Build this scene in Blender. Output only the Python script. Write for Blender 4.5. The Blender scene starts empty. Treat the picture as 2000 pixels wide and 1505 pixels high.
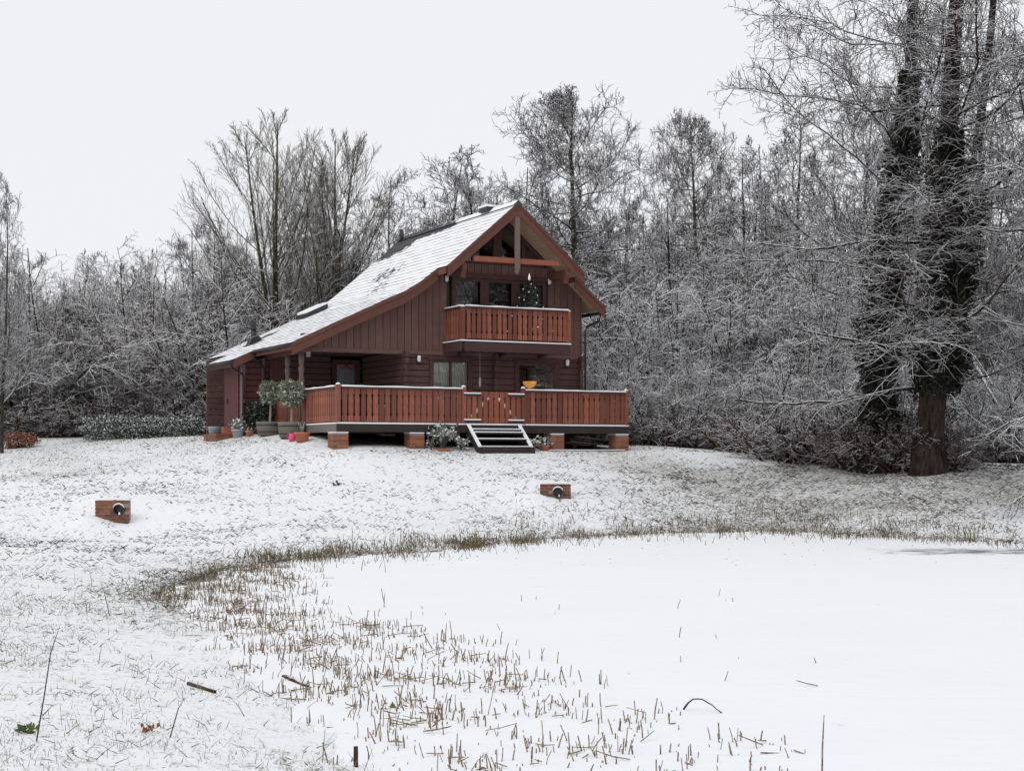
import bpy, math, random
import numpy as np
from mathutils import Vector

random.seed(7)
rng = np.random.default_rng(11)
scene = bpy.context.scene
C = scene.collection

# ------------------------------------------------------------------ camera
EYE = 1.70            # metres above the frozen pond
F = 3050.0            # focal length in photo pixels
cam_d = bpy.data.cameras.new('camera')
cam = bpy.data.objects.new('camera', cam_d); C.objects.link(cam)
cam.location = (0, 0, EYE); cam.rotation_euler = (math.radians(90), 0, 0)
cam_d.sensor_width = 36; cam_d.lens = 36*F/2000
cam_d.shift_y = (890-752.5)/2000
cam_d.clip_start = 0.1; cam_d.clip_end = 2000
scene.camera = cam

# ------------------------------------------------------------------ sky and sun (overcast)
SUN_EL, SUN_AZ = math.radians(48), math.radians(215)
world = bpy.data.worlds.new('World'); scene.world = world; world.use_nodes = True
nt = world.node_tree; nt.nodes.clear()
sky = nt.nodes.new('ShaderNodeTexSky'); sky.sky_type = 'NISHITA'; sky.sun_disc = False
sky.sun_elevation = SUN_EL; sky.sun_rotation = SUN_AZ; sky.air_density = 1.0; sky.dust_density = 4.0
mixw = nt.nodes.new('ShaderNodeMix'); mixw.data_type = 'RGBA'
mixw.inputs[0].default_value = 0.95
mixw.inputs[7].default_value = (8.35, 8.4, 8.62, 1)      # even pale cloud layer
bg = nt.nodes.new('ShaderNodeBackground'); bg.inputs[1].default_value = 0.105
wo = nt.nodes.new('ShaderNodeOutputWorld')
nt.links.new(sky.outputs[0], mixw.inputs[6]); nt.links.new(mixw.outputs[2], bg.inputs[0]); nt.links.new(bg.outputs[0], wo.inputs[0])
sun_d = bpy.data.lights.new('sun', 'SUN'); sun_d.energy = 0.8; sun_d.angle = math.radians(35); sun_d.color = (1, .98, .95)
sun = bpy.data.objects.new('sun', sun_d); C.objects.link(sun)
sd = Vector((math.sin(SUN_AZ)*math.cos(SUN_EL), math.cos(SUN_AZ)*math.cos(SUN_EL), math.sin(SUN_EL)))
sun.rotation_euler = sd.to_track_quat('Z', 'Y').to_euler(); sun.location = (0, 0, 40)
scene.view_settings.view_transform = 'Standard'; scene.view_settings.look = 'None'
scene.view_settings.gamma = 1; scene.view_settings.exposure = 0.05; scene.view_settings.use_curve_mapping = False
scene.cycles.max_bounces = 6; scene.cycles.diffuse_bounces = 3; scene.cycles.transparent_max_bounces = 12
scene.cycles.transmission_bounces = 4; scene.cycles.glossy_bounces = 3

# ------------------------------------------------------------------ helpers
def tag(o, label=None, cat=None, group=None, kind=None):
    if label: o['label'] = label
    if cat: o['category'] = cat
    if group: o['group'] = group
    if kind: o['kind'] = kind
    return o

def empty(name, loc=(0, 0, 0), rz=0.0, label=None, cat=None, group=None):
    o = bpy.data.objects.new(name, None); C.objects.link(o)
    o.location = loc; o.rotation_euler = (0, 0, rz); o.empty_display_size = .2
    return tag(o, label, cat, group)

def link(name, me, mat=None, parent=None, loc=None):
    o = bpy.data.objects.new(name, me); C.objects.link(o)
    if mat and not me.materials: me.materials.append(mat)
    if parent: o.parent = parent
    if loc is not None: o.location = loc
    return o

def np_mesh(name, V, Fc, smooth=True, mat=None):
    """V (n,3), Fc (m,k) one polygon size"""
    me = bpy.data.meshes.new(name)
    V = np.asarray(V, dtype=np.float32); Fc = np.asarray(Fc, dtype=np.int32)
    m, k = Fc.shape
    me.vertices.add(len(V)); me.vertices.foreach_set('co', V.ravel())
    me.loops.add(m*k); me.loops.foreach_set('vertex_index', Fc.ravel())
    me.polygons.add(m); me.polygons.foreach_set('loop_start', np.arange(0, m*k, k, dtype=np.int32))
    me.polygons.foreach_set('use_smooth', np.full(m, smooth, dtype=bool))
    me.update(calc_edges=True)
    if mat: me.materials.append(mat)
    return me

class MB:
    """collects shapes; build() links them as ONE mesh object"""
    def __init__(s): s.v = []; s.f = []
    def add(s, vs, fs):
        n = len(s.v); s.v += [tuple(p) for p in vs]; s.f += [[i+n for i in f] for f in fs]; return s
    def box(s, x0, x1, y0, y1, z0, z1):
        return s.add([(x0,y0,z0),(x1,y0,z0),(x1,y1,z0),(x0,y1,z0),(x0,y0,z1),(x1,y0,z1),(x1,y1,z1),(x0,y1,z1)],
                     [(3,2,1,0),(4,5,6,7),(0,1,5,4),(1,2,6,5),(2,3,7,6),(3,0,4,7)])
    def prism_v(s, poly, v0, v1):
        """poly of (u,z), counter-clockwise seen from -v, extruded along v"""
        n = len(poly)
        vs = [(u, v0, z) for u, z in poly] + [(u, v1, z) for u, z in poly]
        fs = [list(range(n)), list(range(2*n-1, n-1, -1))]
        fs += [[(i+1) % n, i, i+n, (i+1) % n+n] for i in range(n)]
        return s.add(vs, fs)
    def prism_u(s, poly, u0, u1):
        """poly of (v,z) extruded along u"""
        n = len(poly)
        vs = [(u0, v, z) for v, z in poly] + [(u1, v, z) for v, z in poly]
        fs = [list(range(n-1, -1, -1)), list(range(n, 2*n))]
        fs += [[i, (i+1) % n, (i+1) % n+n, i+n] for i in range(n)]
        return s.add(vs, fs)
    def lathe(s, prof, cx=0, cy=0, k=16):
        """prof of (r,z) bottom to top"""
        vs = []; fs = []; n = len(prof)
        for r, z in prof:
            for j in range(k):
                a = 2*math.pi*j/k; vs.append((cx+r*math.cos(a), cy+r*math.sin(a), z))
        for i in range(n-1):
            for j in range(k):
                fs.append((i*k+j, i*k+(j+1) % k, (i+1)*k+(j+1) % k, (i+1)*k+j))
        fs.append(list(range(k-1, -1, -1))); fs.append([(n-1)*k+j for j in range(k)])
        return s.add(vs, fs)
    def tube(s, pts, r, k=6):
        pts = [Vector(p) for p in pts]; rs = r if hasattr(r, '__len__') else [r]*len(pts)
        vs = []; fs = []
        for i, p in enumerate(pts):
            t = (pts[min(i+1, len(pts)-1)]-pts[max(i-1, 0)]).normalized()
            ref = Vector((0, 0, 1)) if abs(t.z) < .9 else Vector((1, 0, 0))
            a = t.cross(ref).normalized(); b = a.cross(t)
            for j in range(k):
                g = 2*math.pi*j/k; vs.append(p + (a*math.cos(g)+b*math.sin(g))*rs[i])
        for i in range(len(pts)-1):
            for j in range(k):
                fs.append((i*k+j, i*k+(j+1) % k, (i+1)*k+(j+1) % k, (i+1)*k+j))
        fs.append(list(range(k-1, -1, -1))); fs.append([(len(pts)-1)*k+j for j in range(k)])
        return s.add(vs, fs)
    def mesh(s, name, mat, smooth=False):
        me = bpy.data.meshes.new(name); me.from_pydata(s.v, [], s.f); me.materials.append(mat)
        if smooth:
            for p in me.polygons: p.use_smooth = len(p.vertices) <= 4
        me.update(); return me
    def build(s, name, mat, parent=None, loc=None, smooth=False):
        return link(name, s.mesh(name, mat, smooth), None, parent, loc)

def copy_tree(o, parent=None):
    c = o.copy(); C.objects.link(c)
    if parent: c.parent = parent
    for ch in list(o.children): copy_tree(ch, c)
    return c

# ------------------------------------------------------------------ materials
def material(name):
    m = bpy.data.materials.new(name); m.use_nodes = True
    nt = m.node_tree; b = nt.nodes['Principled BSDF']
    return m, nt, b

def N(nt, t, **kw):
    n = nt.nodes.new(t)
    for k, v in kw.items(): setattr(n, k, v)
    return n

def ramp(nt, src, lo, hi):
    mr = N(nt, 'ShaderNodeMapRange', interpolation_type='SMOOTHSTEP')
    mr.inputs[1].default_value = lo; mr.inputs[2].default_value = hi
    nt.links.new(src, mr.inputs[0]); return mr.outputs[0]

def mixc(nt, fac, a, b):
    m = N(nt, 'ShaderNodeMix', data_type='RGBA')
    for sock, v in ((0, fac), (6, a), (7, b)):
        if isinstance(v, (tuple, list)): m.inputs[sock].default_value = (*v[:3], 1)
        elif isinstance(v, (int, float)): m.inputs[sock].default_value = v
        else: nt.links.new(v, m.inputs[sock])
    return m.outputs[2]

def noise(nt, scale, detail=3, rough=.55, coord='Object', stretch=None):
    tc = N(nt, 'ShaderNodeTexCoord'); n = N(nt, 'ShaderNodeTexNoise')
    n.inputs['Scale'].default_value = scale; n.inputs['Detail'].default_value = detail; n.inputs['Roughness'].default_value = rough
    src = tc.outputs[coord]
    if stretch:
        mp = N(nt, 'ShaderNodeMapping'); mp.inputs['Scale'].default_value = stretch
        nt.links.new(src, mp.inputs[0]); src = mp.outputs[0]
    nt.links.new(src, n.inputs['Vector']); return n.outputs[0]

SNOW = (.84, .855, .88)

def snow_on_top(nt, base, lo, hi, patch=0.0, pscale=6.0):
    """lays snow where the surface looks upward"""
    geo = N(nt, 'ShaderNodeNewGeometry'); sep = N(nt, 'ShaderNodeSeparateXYZ')
    nt.links.new(geo.outputs['Normal'], sep.inputs[0])
    z = sep.outputs[2]
    if patch:
        no = noise(nt, pscale, 3)
        ma = N(nt, 'ShaderNodeMath', operation='MULTIPLY_ADD')
        nt.links.new(no, ma.inputs[0]); ma.inputs[1].default_value = -patch
        ad = N(nt, 'ShaderNodeMath', operation='ADD'); ad.inputs[1].default_value = patch*.5
        nt.links.new(z, ad.inputs[0]); nt.links.new(ad.outputs[0], ma.inputs[2]); z = ma.outputs[0]
    f = ramp(nt, z, lo, hi)
    return mixc(nt, f, base, SNOW)

def wood(name, col, var=.25, rough=.75, grain=(1.5, 1.5, 14), tint=None, snow=None):
    """painted timber: tone per piece, grain, worn patches"""
    m, nt, b = material(name)
    oi = N(nt, 'ShaderNodeObjectInfo')
    dark = tuple(c*(1-var) for c in col); lite = tuple(min(1, c*(1+var)) for c in (tint or col))
    c1 = mixc(nt, oi.outputs['Random'], dark, lite)
    g = noise(nt, 6, 5, .65, stretch=grain)
    gr = ramp(nt, g, .35, .7)
    c2 = mixc(nt, gr, tuple(c*.72 for c in col), c1)
    w = ramp(nt, noise(nt, 2.2, 4, .6), .52, .78)
    mx = N(nt, 'ShaderNodeMath', operation='MULTIPLY'); nt.links.new(w, mx.inputs[0]); mx.inputs[1].default_value = .3
    c3 = mixc(nt, mx.outputs[0], c2, tuple(min(1, c*1.25+.02) for c in col))
    if snow: c3 = snow_on_top(nt, c3, *snow)
    nt.links.new(c3, b.inputs['Base Color']); b.inputs['Roughness'].default_value = rough
    bp = N(nt, 'ShaderNodeBump'); bp.inputs['Strength'].default_value = .25; bp.inputs['Distance'].default_value = .01
    nt.links.new(g, bp.inputs['Height']); nt.links.new(bp.outputs[0], b.inputs['Normal'])
    return m

def plain(name, col, rough=.8, var=.2, scale=8, snow=None, metal=0):
    m, nt, b = material(name)
    n = noise(nt, scale, 4)
    c = mixc(nt, n, tuple(x*(1-var) for x in col), tuple(min(1, x*(1+var)) for x in col))
    if snow: c = snow_on_top(nt, c, *snow)
    nt.links.new(c, b.inputs['Base Color']); b.inputs['Roughness'].default_value = rough; b.inputs['Metallic'].default_value = metal
    return m

def bark(name, dark, lite, lo, hi, patch=.5):
    m, nt, b = material(name)
    n = noise(nt, 3.0, 4, .6)
    c = mixc(nt, ramp(nt, n, .35, .68), dark, lite)
    if 'twig' not in name:        # furrows along the trunk
        st = noise(nt, 2.2, 5, .7, stretch=(7, 7, .9)); c = mixc(nt, ramp(nt, st, .38, .55), tuple(x*.45 for x in dark), c)
        bp = N(nt, 'ShaderNodeBump'); bp.inputs['Strength'].default_value = .8; bp.inputs['Distance'].default_value = .04
        nt.links.new(st, bp.inputs['Height']); nt.links.new(bp.outputs[0], b.inputs['Normal'])
    c = snow_on_top(nt, c, lo, hi, patch, 5.0)
    nt.links.new(c, b.inputs['Base Color']); b.inputs['Roughness'].default_value = .9
    b.inputs['Specular IOR Level'].default_value = .15
    return m

def leaf(name, dark, lite, snow=None, rough=.55, scale=9.0):
    m, nt, b = material(name)
    n = noise(nt, scale, 3)
    c = mixc(nt, ramp(nt, n, .35, .65), dark, lite)
    if snow: c = snow_on_top(nt, c, *snow)
    nt.links.new(c, b.inputs['Base Color']); b.inputs['Roughness'].default_value = rough
    b.inputs['Specular IOR Level'].default_value = .25
    return m

def snow_mat(name):
    m, nt, b = material(name)
    n = noise(nt, 20, 4)
    nt.links.new(mixc(nt, n, tuple(c*.96 for c in SNOW), tuple(min(1, c*1.03) for c in SNOW)), b.inputs['Base Color'])
    b.inputs['Roughness'].default_value = .9; b.inputs['Specular IOR Level'].default_value = .2
    bp = N(nt, 'ShaderNodeBump'); bp.inputs['Strength'].default_value = .4; bp.inputs['Distance'].default_value = .02
    nt.links.new(n, bp.inputs['Height']); nt.links.new(bp.outputs[0], b.inputs['Normal'])
    return m

M = {}
M['snow'] = snow_mat('snow')
M['log'] = wood('log_stain', (.105, .052, .044), .3)
M['shed_log'] = wood('shed_log_stain', (.115, .036, .032), .2)
M['board'] = wood('cladding_stain', (.175, .09, .075), .3, grain=(14, 14, 1.0))
M['barge'] = wood('barge_stain', (.15, .052, .036), .25)
M['baluster'] = wood('baluster_stain', (.232, .070, .043), .55, grain=(14, 14, 1.0), tint=(.31, .10, .06))
M['gate'] = wood('gate_stain', (.30, .085, .045), .4, grain=(14, 14, 1.0))
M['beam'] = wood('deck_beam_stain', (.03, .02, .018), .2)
M['balcony_beam'] = wood('balcony_beam_stain', (.075, .033, .032), .15)
M['collar'] = wood('collar_beam_stain', (.36, .115, .065), .15)
M['soffit'] = wood('soffit_pine', (.62, .44, .29), .2, grain=(14, 1.0, 14))
M['frame'] = wood('window_frame_stain', (.085, .034, .030), .12)
M['doorpaint'] = wood('door_stain', (.12, .035, .034), .1, grain=(14, 14, 1.0))
M['greywood'] = wood('weathered_wood', (.17, .145, .125), .25, snow=(.55, .85))
M['carved'] = wood('carved_post', (.19, .13, .11), .1)
M['plaster'] = plain('room_wall', (.26, .23, .20), .9)
M['dark'] = plain('dark_interior', (.05, .045, .04), .9)
M['black'] = plain('black_metal', (.018, .018, .022), .5, snow=(.8, .95))
M['gutter'] = plain('gutter_plastic', (.02, .02, .022), .4)
M['terracotta'] = plain('terracotta', (.42, .15, .08), .85, snow=(.75, .95))
M['brickmortar'] = plain('mortar', (.30, .25, .22), .95)
M['curtain'] = plain('curtain_cloth', (.84, .87, .72), .95, .08)
M['blind'] = plain('roller_blind', (.62, .65, .68), .9, .06)
M['pink'] = plain('pink_plastic', (.75, .07, .20), .45)
M['zinc'] = plain('zinc', (.30, .35, .38), .5, snow=(.75, .95))
M['soil'] = plain('soil_snow', (.05, .035, .025), .95, snow=(.6, .9))
M['white'] = plain('white_enamel', (.8, .8, .8), .4)
M['red'] = plain('red_ribbon', (.5, .02, .03), .6)

def brick_mat():
    m, nt, b = material('brick_clay')
    oi = N(nt, 'ShaderNodeObjectInfo')
    c = mixc(nt, oi.outputs['Random'], (.15, .05, .028), (.33, .12, .06))
    n = noise(nt, 30, 4)
    c = mixc(nt, ramp(nt, n, .5, .8), c, (.30, .17, .11))
    c = snow_on_top(nt, c, .7, .9)
    nt.links.new(c, b.inputs['Base Color']); b.inputs['Roughness'].default_value = .9
    return m
M['brick'] = brick_mat()
def old_brick_mat():
    m, nt, b = material('old_brick')
    oi = N(nt, 'ShaderNodeObjectInfo')
    c = mixc(nt, oi.outputs['Random'], (.085, .036, .022), (.25, .088, .045))
    c = mixc(nt, ramp(nt, noise(nt, 14, 5, .7), .58, .72), c, (.34, .29, .24))
    c = mixc(nt, ramp(nt, noise(nt, 5, 4, .6), .55, .75), c, (.05, .045, .025))
    c = snow_on_top(nt, c, .6, .9)
    nt.links.new(c, b.inputs['Base Color']); b.inputs['Roughness'].default_value = .95; return m
M['old_brick'] = old_brick_mat()

def glass_mat():
    m, nt, b = material('window_glass'); nt.nodes.remove(b)
    out = [n for n in nt.nodes if n.type == 'OUTPUT_MATERIAL'][0]
    tr = N(nt, 'ShaderNodeBsdfTransparent'); tr.inputs[0].default_value = (.95, .96, .96, 1)
    gl = N(nt, 'ShaderNodeBsdfGlossy'); gl.inputs['Roughness'].default_value = .01
    bp = N(nt, 'ShaderNodeBump'); bp.inputs['Strength'].default_value = .05; bp.inputs['Distance'].default_value = .02
    nt.links.new(noise(nt, 1.2, 2), bp.inputs['Height']); nt.links.new(bp.outputs[0], gl.inputs['Normal'])
    fr = N(nt, 'ShaderNodeFresnel'); fr.inputs[0].default_value = 2.6
    mx = N(nt, 'ShaderNodeMixShader')
    nt.links.new(fr.outputs[0], mx.inputs[0]); nt.links.new(tr.outputs[0], mx.inputs[1]); nt.links.new(gl.outputs[0], mx.inputs[2])
    nt.links.new(mx.outputs[0], out.inputs[0]); return m
M['glass'] = glass_mat()

def emit_mat(name, col, s):
    m, nt, b = material(name)
    b.inputs['Base Color'].default_value = (*col, 1); b.inputs['Emission Color'].default_value = (*col, 1); b.inputs['Emission Strength'].default_value = s
    return m
M['amber'] = emit_mat('amber_lampshade', (1.0, .42, .09), .6)
M['fairy'] = emit_mat('fairy_light', (1.0, .93, .8), .35)

# ------------------------------------------------------------------ terrain
def at(px, Y): return (px-1000)/F*Y
def P3(px, py, Y): return (at(px, Y), Y, EYE-(py-890)/F*Y)

shore = [(34, 24), (20, 27.2), (9.9, 30.1), (8.0, 32.6), (5.8, 35.3), (2.2, 33.6), (0, 30.6), (-1.36, 27.7), (-3.3, 25.9), (-4.2, 23.6),
         (-4.25, 19.2), (-2.95, 14.8), (-2.05, 12.3), (-1.42, 10.6), (-.80, 8.4), (-.1, 5.6), (2.0, 3.4), (8, 2), (20, 0), (34, 0)]
shore = np.array(shore, dtype=float)
def in_poly(X, Y, poly):
    ins = np.zeros(X.shape, bool); n = len(poly)
    for i in range(n):
        x0, y0 = poly[i]; x1, y1 = poly[(i+1) % n]
        c = ((y0 > Y) != (y1 > Y))
        with np.errstate(divide='ignore', invalid='ignore'):
            xi = (x1-x0)*(Y-y0)/(y1-y0)+x0
        ins ^= c & (X < xi)
    return ins
def shore_dist(X, Y):
    d = np.full(X.shape, 1e9); n = len(shore)
    for i in range(n):
        a = shore[i]; b = shore[(i+1) % n]; ab = b-a; L2 = ab@ab
        t = np.clip(((X-a[0])*ab[0]+(Y-a[1])*ab[1])/L2, 0, 1)
        d = np.minimum(d, np.hypot(X-a[0]-t*ab[0], Y-a[1]-t*ab[1]))
    return d
def wob(X, Y):
    return .12*np.sin(X*3.1+Y*1.7)+.1*np.sin(X*5.3-Y*2.9+1)+.07*np.sin(X*9.7+Y*7.1)
def in_pond(X, Y): 
    return in_poly(X+wob(X, Y)*.8, Y+wob(Y, X)*1.6, shore)

ctrl = [(x, y, .0) for x, y in shore]
ctrl += [(4, 30, -.4), (2, 25, -.4), (0, 20, -.4), (0, 15, -.3), (2, 10, -.4), (6, 20, -.5), (12, 20, -.5), (8, 8, -.4), (20, 12, -.5), (-1.5, 20, -.3)]
for px, py, Y in [(0,1505,7.5),(0,1300,11),(300,1400,9.2),(0,1150,17),(0,1070,25),(150,1075,24.5),(0,980,36),(0,940,42),(0,900,48),(0,862,54),(0,849,60),
                  (200,1022,33),(260,1024,33),(220,972,34.2),(300,930,41),(300,892,46),(300,857,52),(500,962,37),(500,902,42),(520,856,44.5),(480,849,47),(600,862,43),
                  (645,873,42.3),(660,882,41.4),(800,882,42.5),(1000,883,43.5),(1222,881,46),(1000,930,39),(1060,974,36),(1110,974,36),(1085,940,37.0),(1300,872,48),
                  (1400,881,48),(1560,894,47),(1650,906,44),(1800,921,40),(1850,923,39),(2000,906,46),(2000,960,38),(2000,1024,32.5),(1700,1000,35.5),
                  (1500,992,37.5),(1400,930,42),(1700,950,39),(1250,962,38),(750,985,35),(650,1030,30.5),(800,930,39.5)]:
    ctrl.append(P3(px, py, Y))
ctrl += [(-5, 50, 2.3), (0, 50, 2.05), (5, 53, 1.95), (-20, 60, 2.6), (-10, 62, 2.6), (10, 60, 1.6), (22, 60, 1.5), (22, 45, 1.4), (26, 34, .9),
         (0, 1.2, .15), (-4, 4, .35), (-10, 8, .5), (-20, 30, 1.0), (-14, 18, .6), (10, -6, .4), (0, -14, .9), (-20, -10, .9), (40, 10, 1), (0, 75, 2.2), (-30, 75, 2.6), (30, 75, 1.8), (-40, 30, 2), (45, 50, 1.8)]
ctrl = np.array(ctrl)
def _phi(r2): return np.where(r2 > 1e-9, r2*np.log(np.maximum(r2, 1e-9))*.5, 0)
_n = len(ctrl); _A = np.zeros((_n+3, _n+3))
_d2 = ((ctrl[:, None, :2]-ctrl[None, :, :2])**2).sum(-1)
_A[:_n, :_n] = _phi(_d2)+np.eye(_n)*.6; _A[:_n, _n] = 1; _A[:_n, _n+1:] = ctrl[:, :2]; _A[_n:, :_n] = _A[:_n, _n:].T
_w = np.linalg.solve(_A, np.concatenate([ctrl[:, 2], np.zeros(3)]))
def terrain(X, Y):
    X = np.asarray(X, float); Y = np.asarray(Y, float); sh = X.shape; X = X.ravel(); Y = Y.ravel()
    Z = _w[_n]+_w[_n+1]*X+_w[_n+2]*Y
    for i in range(_n): Z = Z+_w[i]*_phi((X-ctrl[i, 0])**2+(Y-ctrl[i, 1])**2)
    r = np.hypot(X, Y-30); k = np.clip((r-42)/40, 0, 1); k = k*k*(3-2*k)
    Z = np.clip(Z, -.6, 3.2)*(1-k)+2.1*k
    Z = Z+.009*np.sin(X*2.3+np.sin(Y*1.1)*2)*np.sin(Y*1.9+X*.4)+.003*np.sin(X*6.1+Y*3.3)
    for bx_, by_, ba, br in ((at(1056, 35.8), 35.78, .20, .22), (at(1030, 35.8), 35.8, .26, .35), (at(186, 32.8), 32.8, .22, .22), (at(165, 32.8), 32.8, .26, .35)):
        Z = Z+ba*np.exp(-((X-bx_)**2+(Y-by_)**2)/br**2)*.45
    p = in_pond(X, Y)
    Z = np.where(p, np.minimum(Z, -.03), np.maximum(Z, .012))
    return Z.reshape(sh)
def gz(x, y): return float(terrain(np.array([x]), np.array([y]))[0])
_ex = [-40, -20, -9, -4, 0, 2, 4.5, 7.2, 8.6, 9.2, 11.3, 12.2, 14, 20, 40]
_ey = [57, 56.5, 56, 57, 56, 53, 50, 49, 47, 44.5, 44.2, 46.5, 47, 47, 47]
def forest_edge(X): return np.interp(X, _ex, _ey)
def thin_cover(X, Y):
    """how far the grass comes through the snow, 0 to 1"""
    t = np.full(X.shape, .34)
    t += .22*np.clip((Y-40.5)/2, 0, 1)*np.clip((6-X)/3, 0, 1)
    nearlawn = np.clip((-2.0-X-.10*(Y-8))/1.2, 0, 1)*np.clip((22-Y)/6, 0, 1); t += .13*nearlawn
    t += .52*np.clip((X-1.5)/4, 0, 1)*np.clip((Y-33)/3, 0, 1)*np.clip((46-Y)/3, 0, 1)
    d = shore_dist(X, Y); t += (.38*np.exp(-(d/.55)**2)+.16*np.exp(-(d/2.0)**2))*np.clip((Y-13)/7, .12, 1)
    t += .10*np.sin(X*.9+np.sin(Y*.5))*np.sin(Y*.7+X*.3)
    return np.clip(t, 0, 1)

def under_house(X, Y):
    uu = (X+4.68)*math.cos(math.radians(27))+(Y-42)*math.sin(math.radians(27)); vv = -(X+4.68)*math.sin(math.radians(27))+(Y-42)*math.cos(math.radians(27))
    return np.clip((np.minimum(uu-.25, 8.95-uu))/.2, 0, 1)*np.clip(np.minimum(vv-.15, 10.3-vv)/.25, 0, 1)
gx = np.concatenate([np.linspace(-260, -26, 14)[:-1], np.arange(-26, 26.01, .22), np.linspace(26, 260, 14)[1:]])
gy = np.concatenate([np.linspace(-60, 2, 12)[:-1], np.arange(2, 64.01, .26), np.linspace(64, 420, 16)[1:]])
GX, GY = np.meshgrid(gx, gy); GZ = terrain(GX, GY)
nx, ny = len(gx), len(gy)
idx = np.arange(nx*ny).reshape(ny, nx)
quads = np.stack([idx[:-1, :-1], idx[:-1, 1:], idx[1:, 1:], idx[1:, :-1]], -1).reshape(-1, 4)

def ground_mat():
    m, nt, b = material('snowy_ground')
    at_t = N(nt, 'ShaderNodeAttribute', attribute_name='thin'); at_l = N(nt, 'ShaderNodeAttribute', attribute_name='litter')
    n1 = noise(nt, 9, 6, .75); n2 = noise(nt, 42, 4, .7); n3 = noise(nt, 1.1, 3)
    a = N(nt, 'ShaderNodeMath', operation='MULTIPLY_ADD'); nt.links.new(n2, a.inputs[0]); a.inputs[1].default_value = .55; nt.links.new(n1, a.inputs[2])
    a2 = N(nt, 'ShaderNodeMath', operation='MULTIPLY_ADD'); nt.links.new(at_t.outputs['Fac'], a2.inputs[0]); a2.inputs[1].default_value = .34; nt.links.new(a.outputs[0], a2.inputs[2])
    f = ramp(nt, a2.outputs[0], .93, 1.16)
    mu = N(nt, 'ShaderNodeMath', operation='MULTIPLY'); nt.links.new(f, mu.inputs[0]); mu.inputs[1].default_value = .8
    g = mixc(nt, n3, (.13, .13, .085), (.19, .16, .115))
    c = mixc(nt, mu.outputs[0], SNOW, g)
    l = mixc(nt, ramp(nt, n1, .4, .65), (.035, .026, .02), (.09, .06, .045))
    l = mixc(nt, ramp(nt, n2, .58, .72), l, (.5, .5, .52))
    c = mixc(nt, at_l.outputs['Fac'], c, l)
    nt.links.new(c, b.inputs['Base Color']); b.inputs['Roughness'].default_value = .95; b.inputs['Specular IOR Level'].default_value = .15
    bp = N(nt, 'ShaderNodeBump'); bp.inputs['Strength'].default_value = .7; bp.inputs['Distance'].default_value = .03
    nt.links.new(n1, bp.inputs['Height']); nt.links.new(bp.outputs[0], b.inputs['Normal'])
    return m
me = np_mesh('ground', np.stack([GX.ravel(), GY.ravel(), GZ.ravel()], -1), quads, True, ground_mat())
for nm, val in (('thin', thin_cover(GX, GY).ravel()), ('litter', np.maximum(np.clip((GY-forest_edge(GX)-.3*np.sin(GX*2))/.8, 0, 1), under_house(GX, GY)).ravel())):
    at_ = me.attributes.new(nm, 'FLOAT', 'POINT'); at_.data.foreach_set('value', val.astype(np.float32))
tag(link('ground', me), 'snow covered grassy bank and lawn sloping up from the pond', 'ground', kind='structure')

def pond_mat():
    m, nt, b = material('snow_on_ice')
    n1 = noise(nt, .5, 3); n2 = noise(nt, 2.4, 5, .6, stretch=(.6, 1.6, 1))
    c = mixc(nt, n1, (.80, .82, .85), (.85, .865, .89))
    # wind-bared dark ice streaks by the far bank
    tc = N(nt, 'ShaderNodeTexCoord'); sp = N(nt, 'ShaderNodeSeparateXYZ'); nt.links.new(tc.outputs['Object'], sp.inputs[0])
    xx = ramp(nt, sp.outputs[0], 5.6, 7.4)
    yy1 = ramp(nt, sp.outputs[1], 26.2, 27.4); yy2 = ramp(nt, sp.outputs[1], 29.6, 28.2)
    ma = N(nt, 'ShaderNodeMath', operation='MULTIPLY'); nt.links.new(xx, ma.inputs[0]); nt.links.new(yy1, ma.inputs[1])
    mb = N(nt, 'ShaderNodeMath', operation='MULTIPLY'); nt.links.new(ma.outputs[0], mb.inputs[0]); nt.links.new(yy2, mb.inputs[1])
    st = noise(nt, 3.2, 6, .75, stretch=(.55, 2.0, 1))
    ms = N(nt, 'ShaderNodeMath', operation='MULTIPLY_ADD'); nt.links.new(mb.outputs[0], ms.inputs[0]); ms.inputs[1].default_value = .20; nt.links.new(st, ms.inputs[2])
    f = ramp(nt, ms.outputs[0], .655, .72)
    c = mixc(nt, f, c, (.16, .15, .16))
    nt.links.new(c, b.inputs['Base Color']); b.inputs['Roughness'].default_value = .85; b.inputs['Specular IOR Level'].default_value = .2
    bp = N(nt, 'ShaderNodeBump'); bp.inputs['Strength'].default_value = .5; bp.inputs['Distance'].default_value = .03
    nt.links.new(n2, bp.inputs['Height']); nt.links.new(bp.outputs[0], b.inputs['Normal'])
    return m
px_ = np.linspace(-8, 60, 60); py_ = np.linspace(0, 40, 50)
PX, PY = np.meshgrid(px_, py_); PZ = .004*np.sin(PX*1.3+PY*.7)*np.sin(PY*.9)
pi_ = np.arange(PX.size).reshape(PX.shape)
pq = np.stack([pi_[:-1, :-1], pi_[:-1, 1:], pi_[1:, 1:], pi_[1:, :-1]], -1).reshape(-1, 4)
tag(link('pond', np_mesh('pond', np.stack([PX.ravel(), PY.ravel(), PZ.ravel()], -1), pq, True, pond_mat())),
    'frozen pond under smooth snow with dark bared ice streaks', 'pond', kind='structure')

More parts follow.
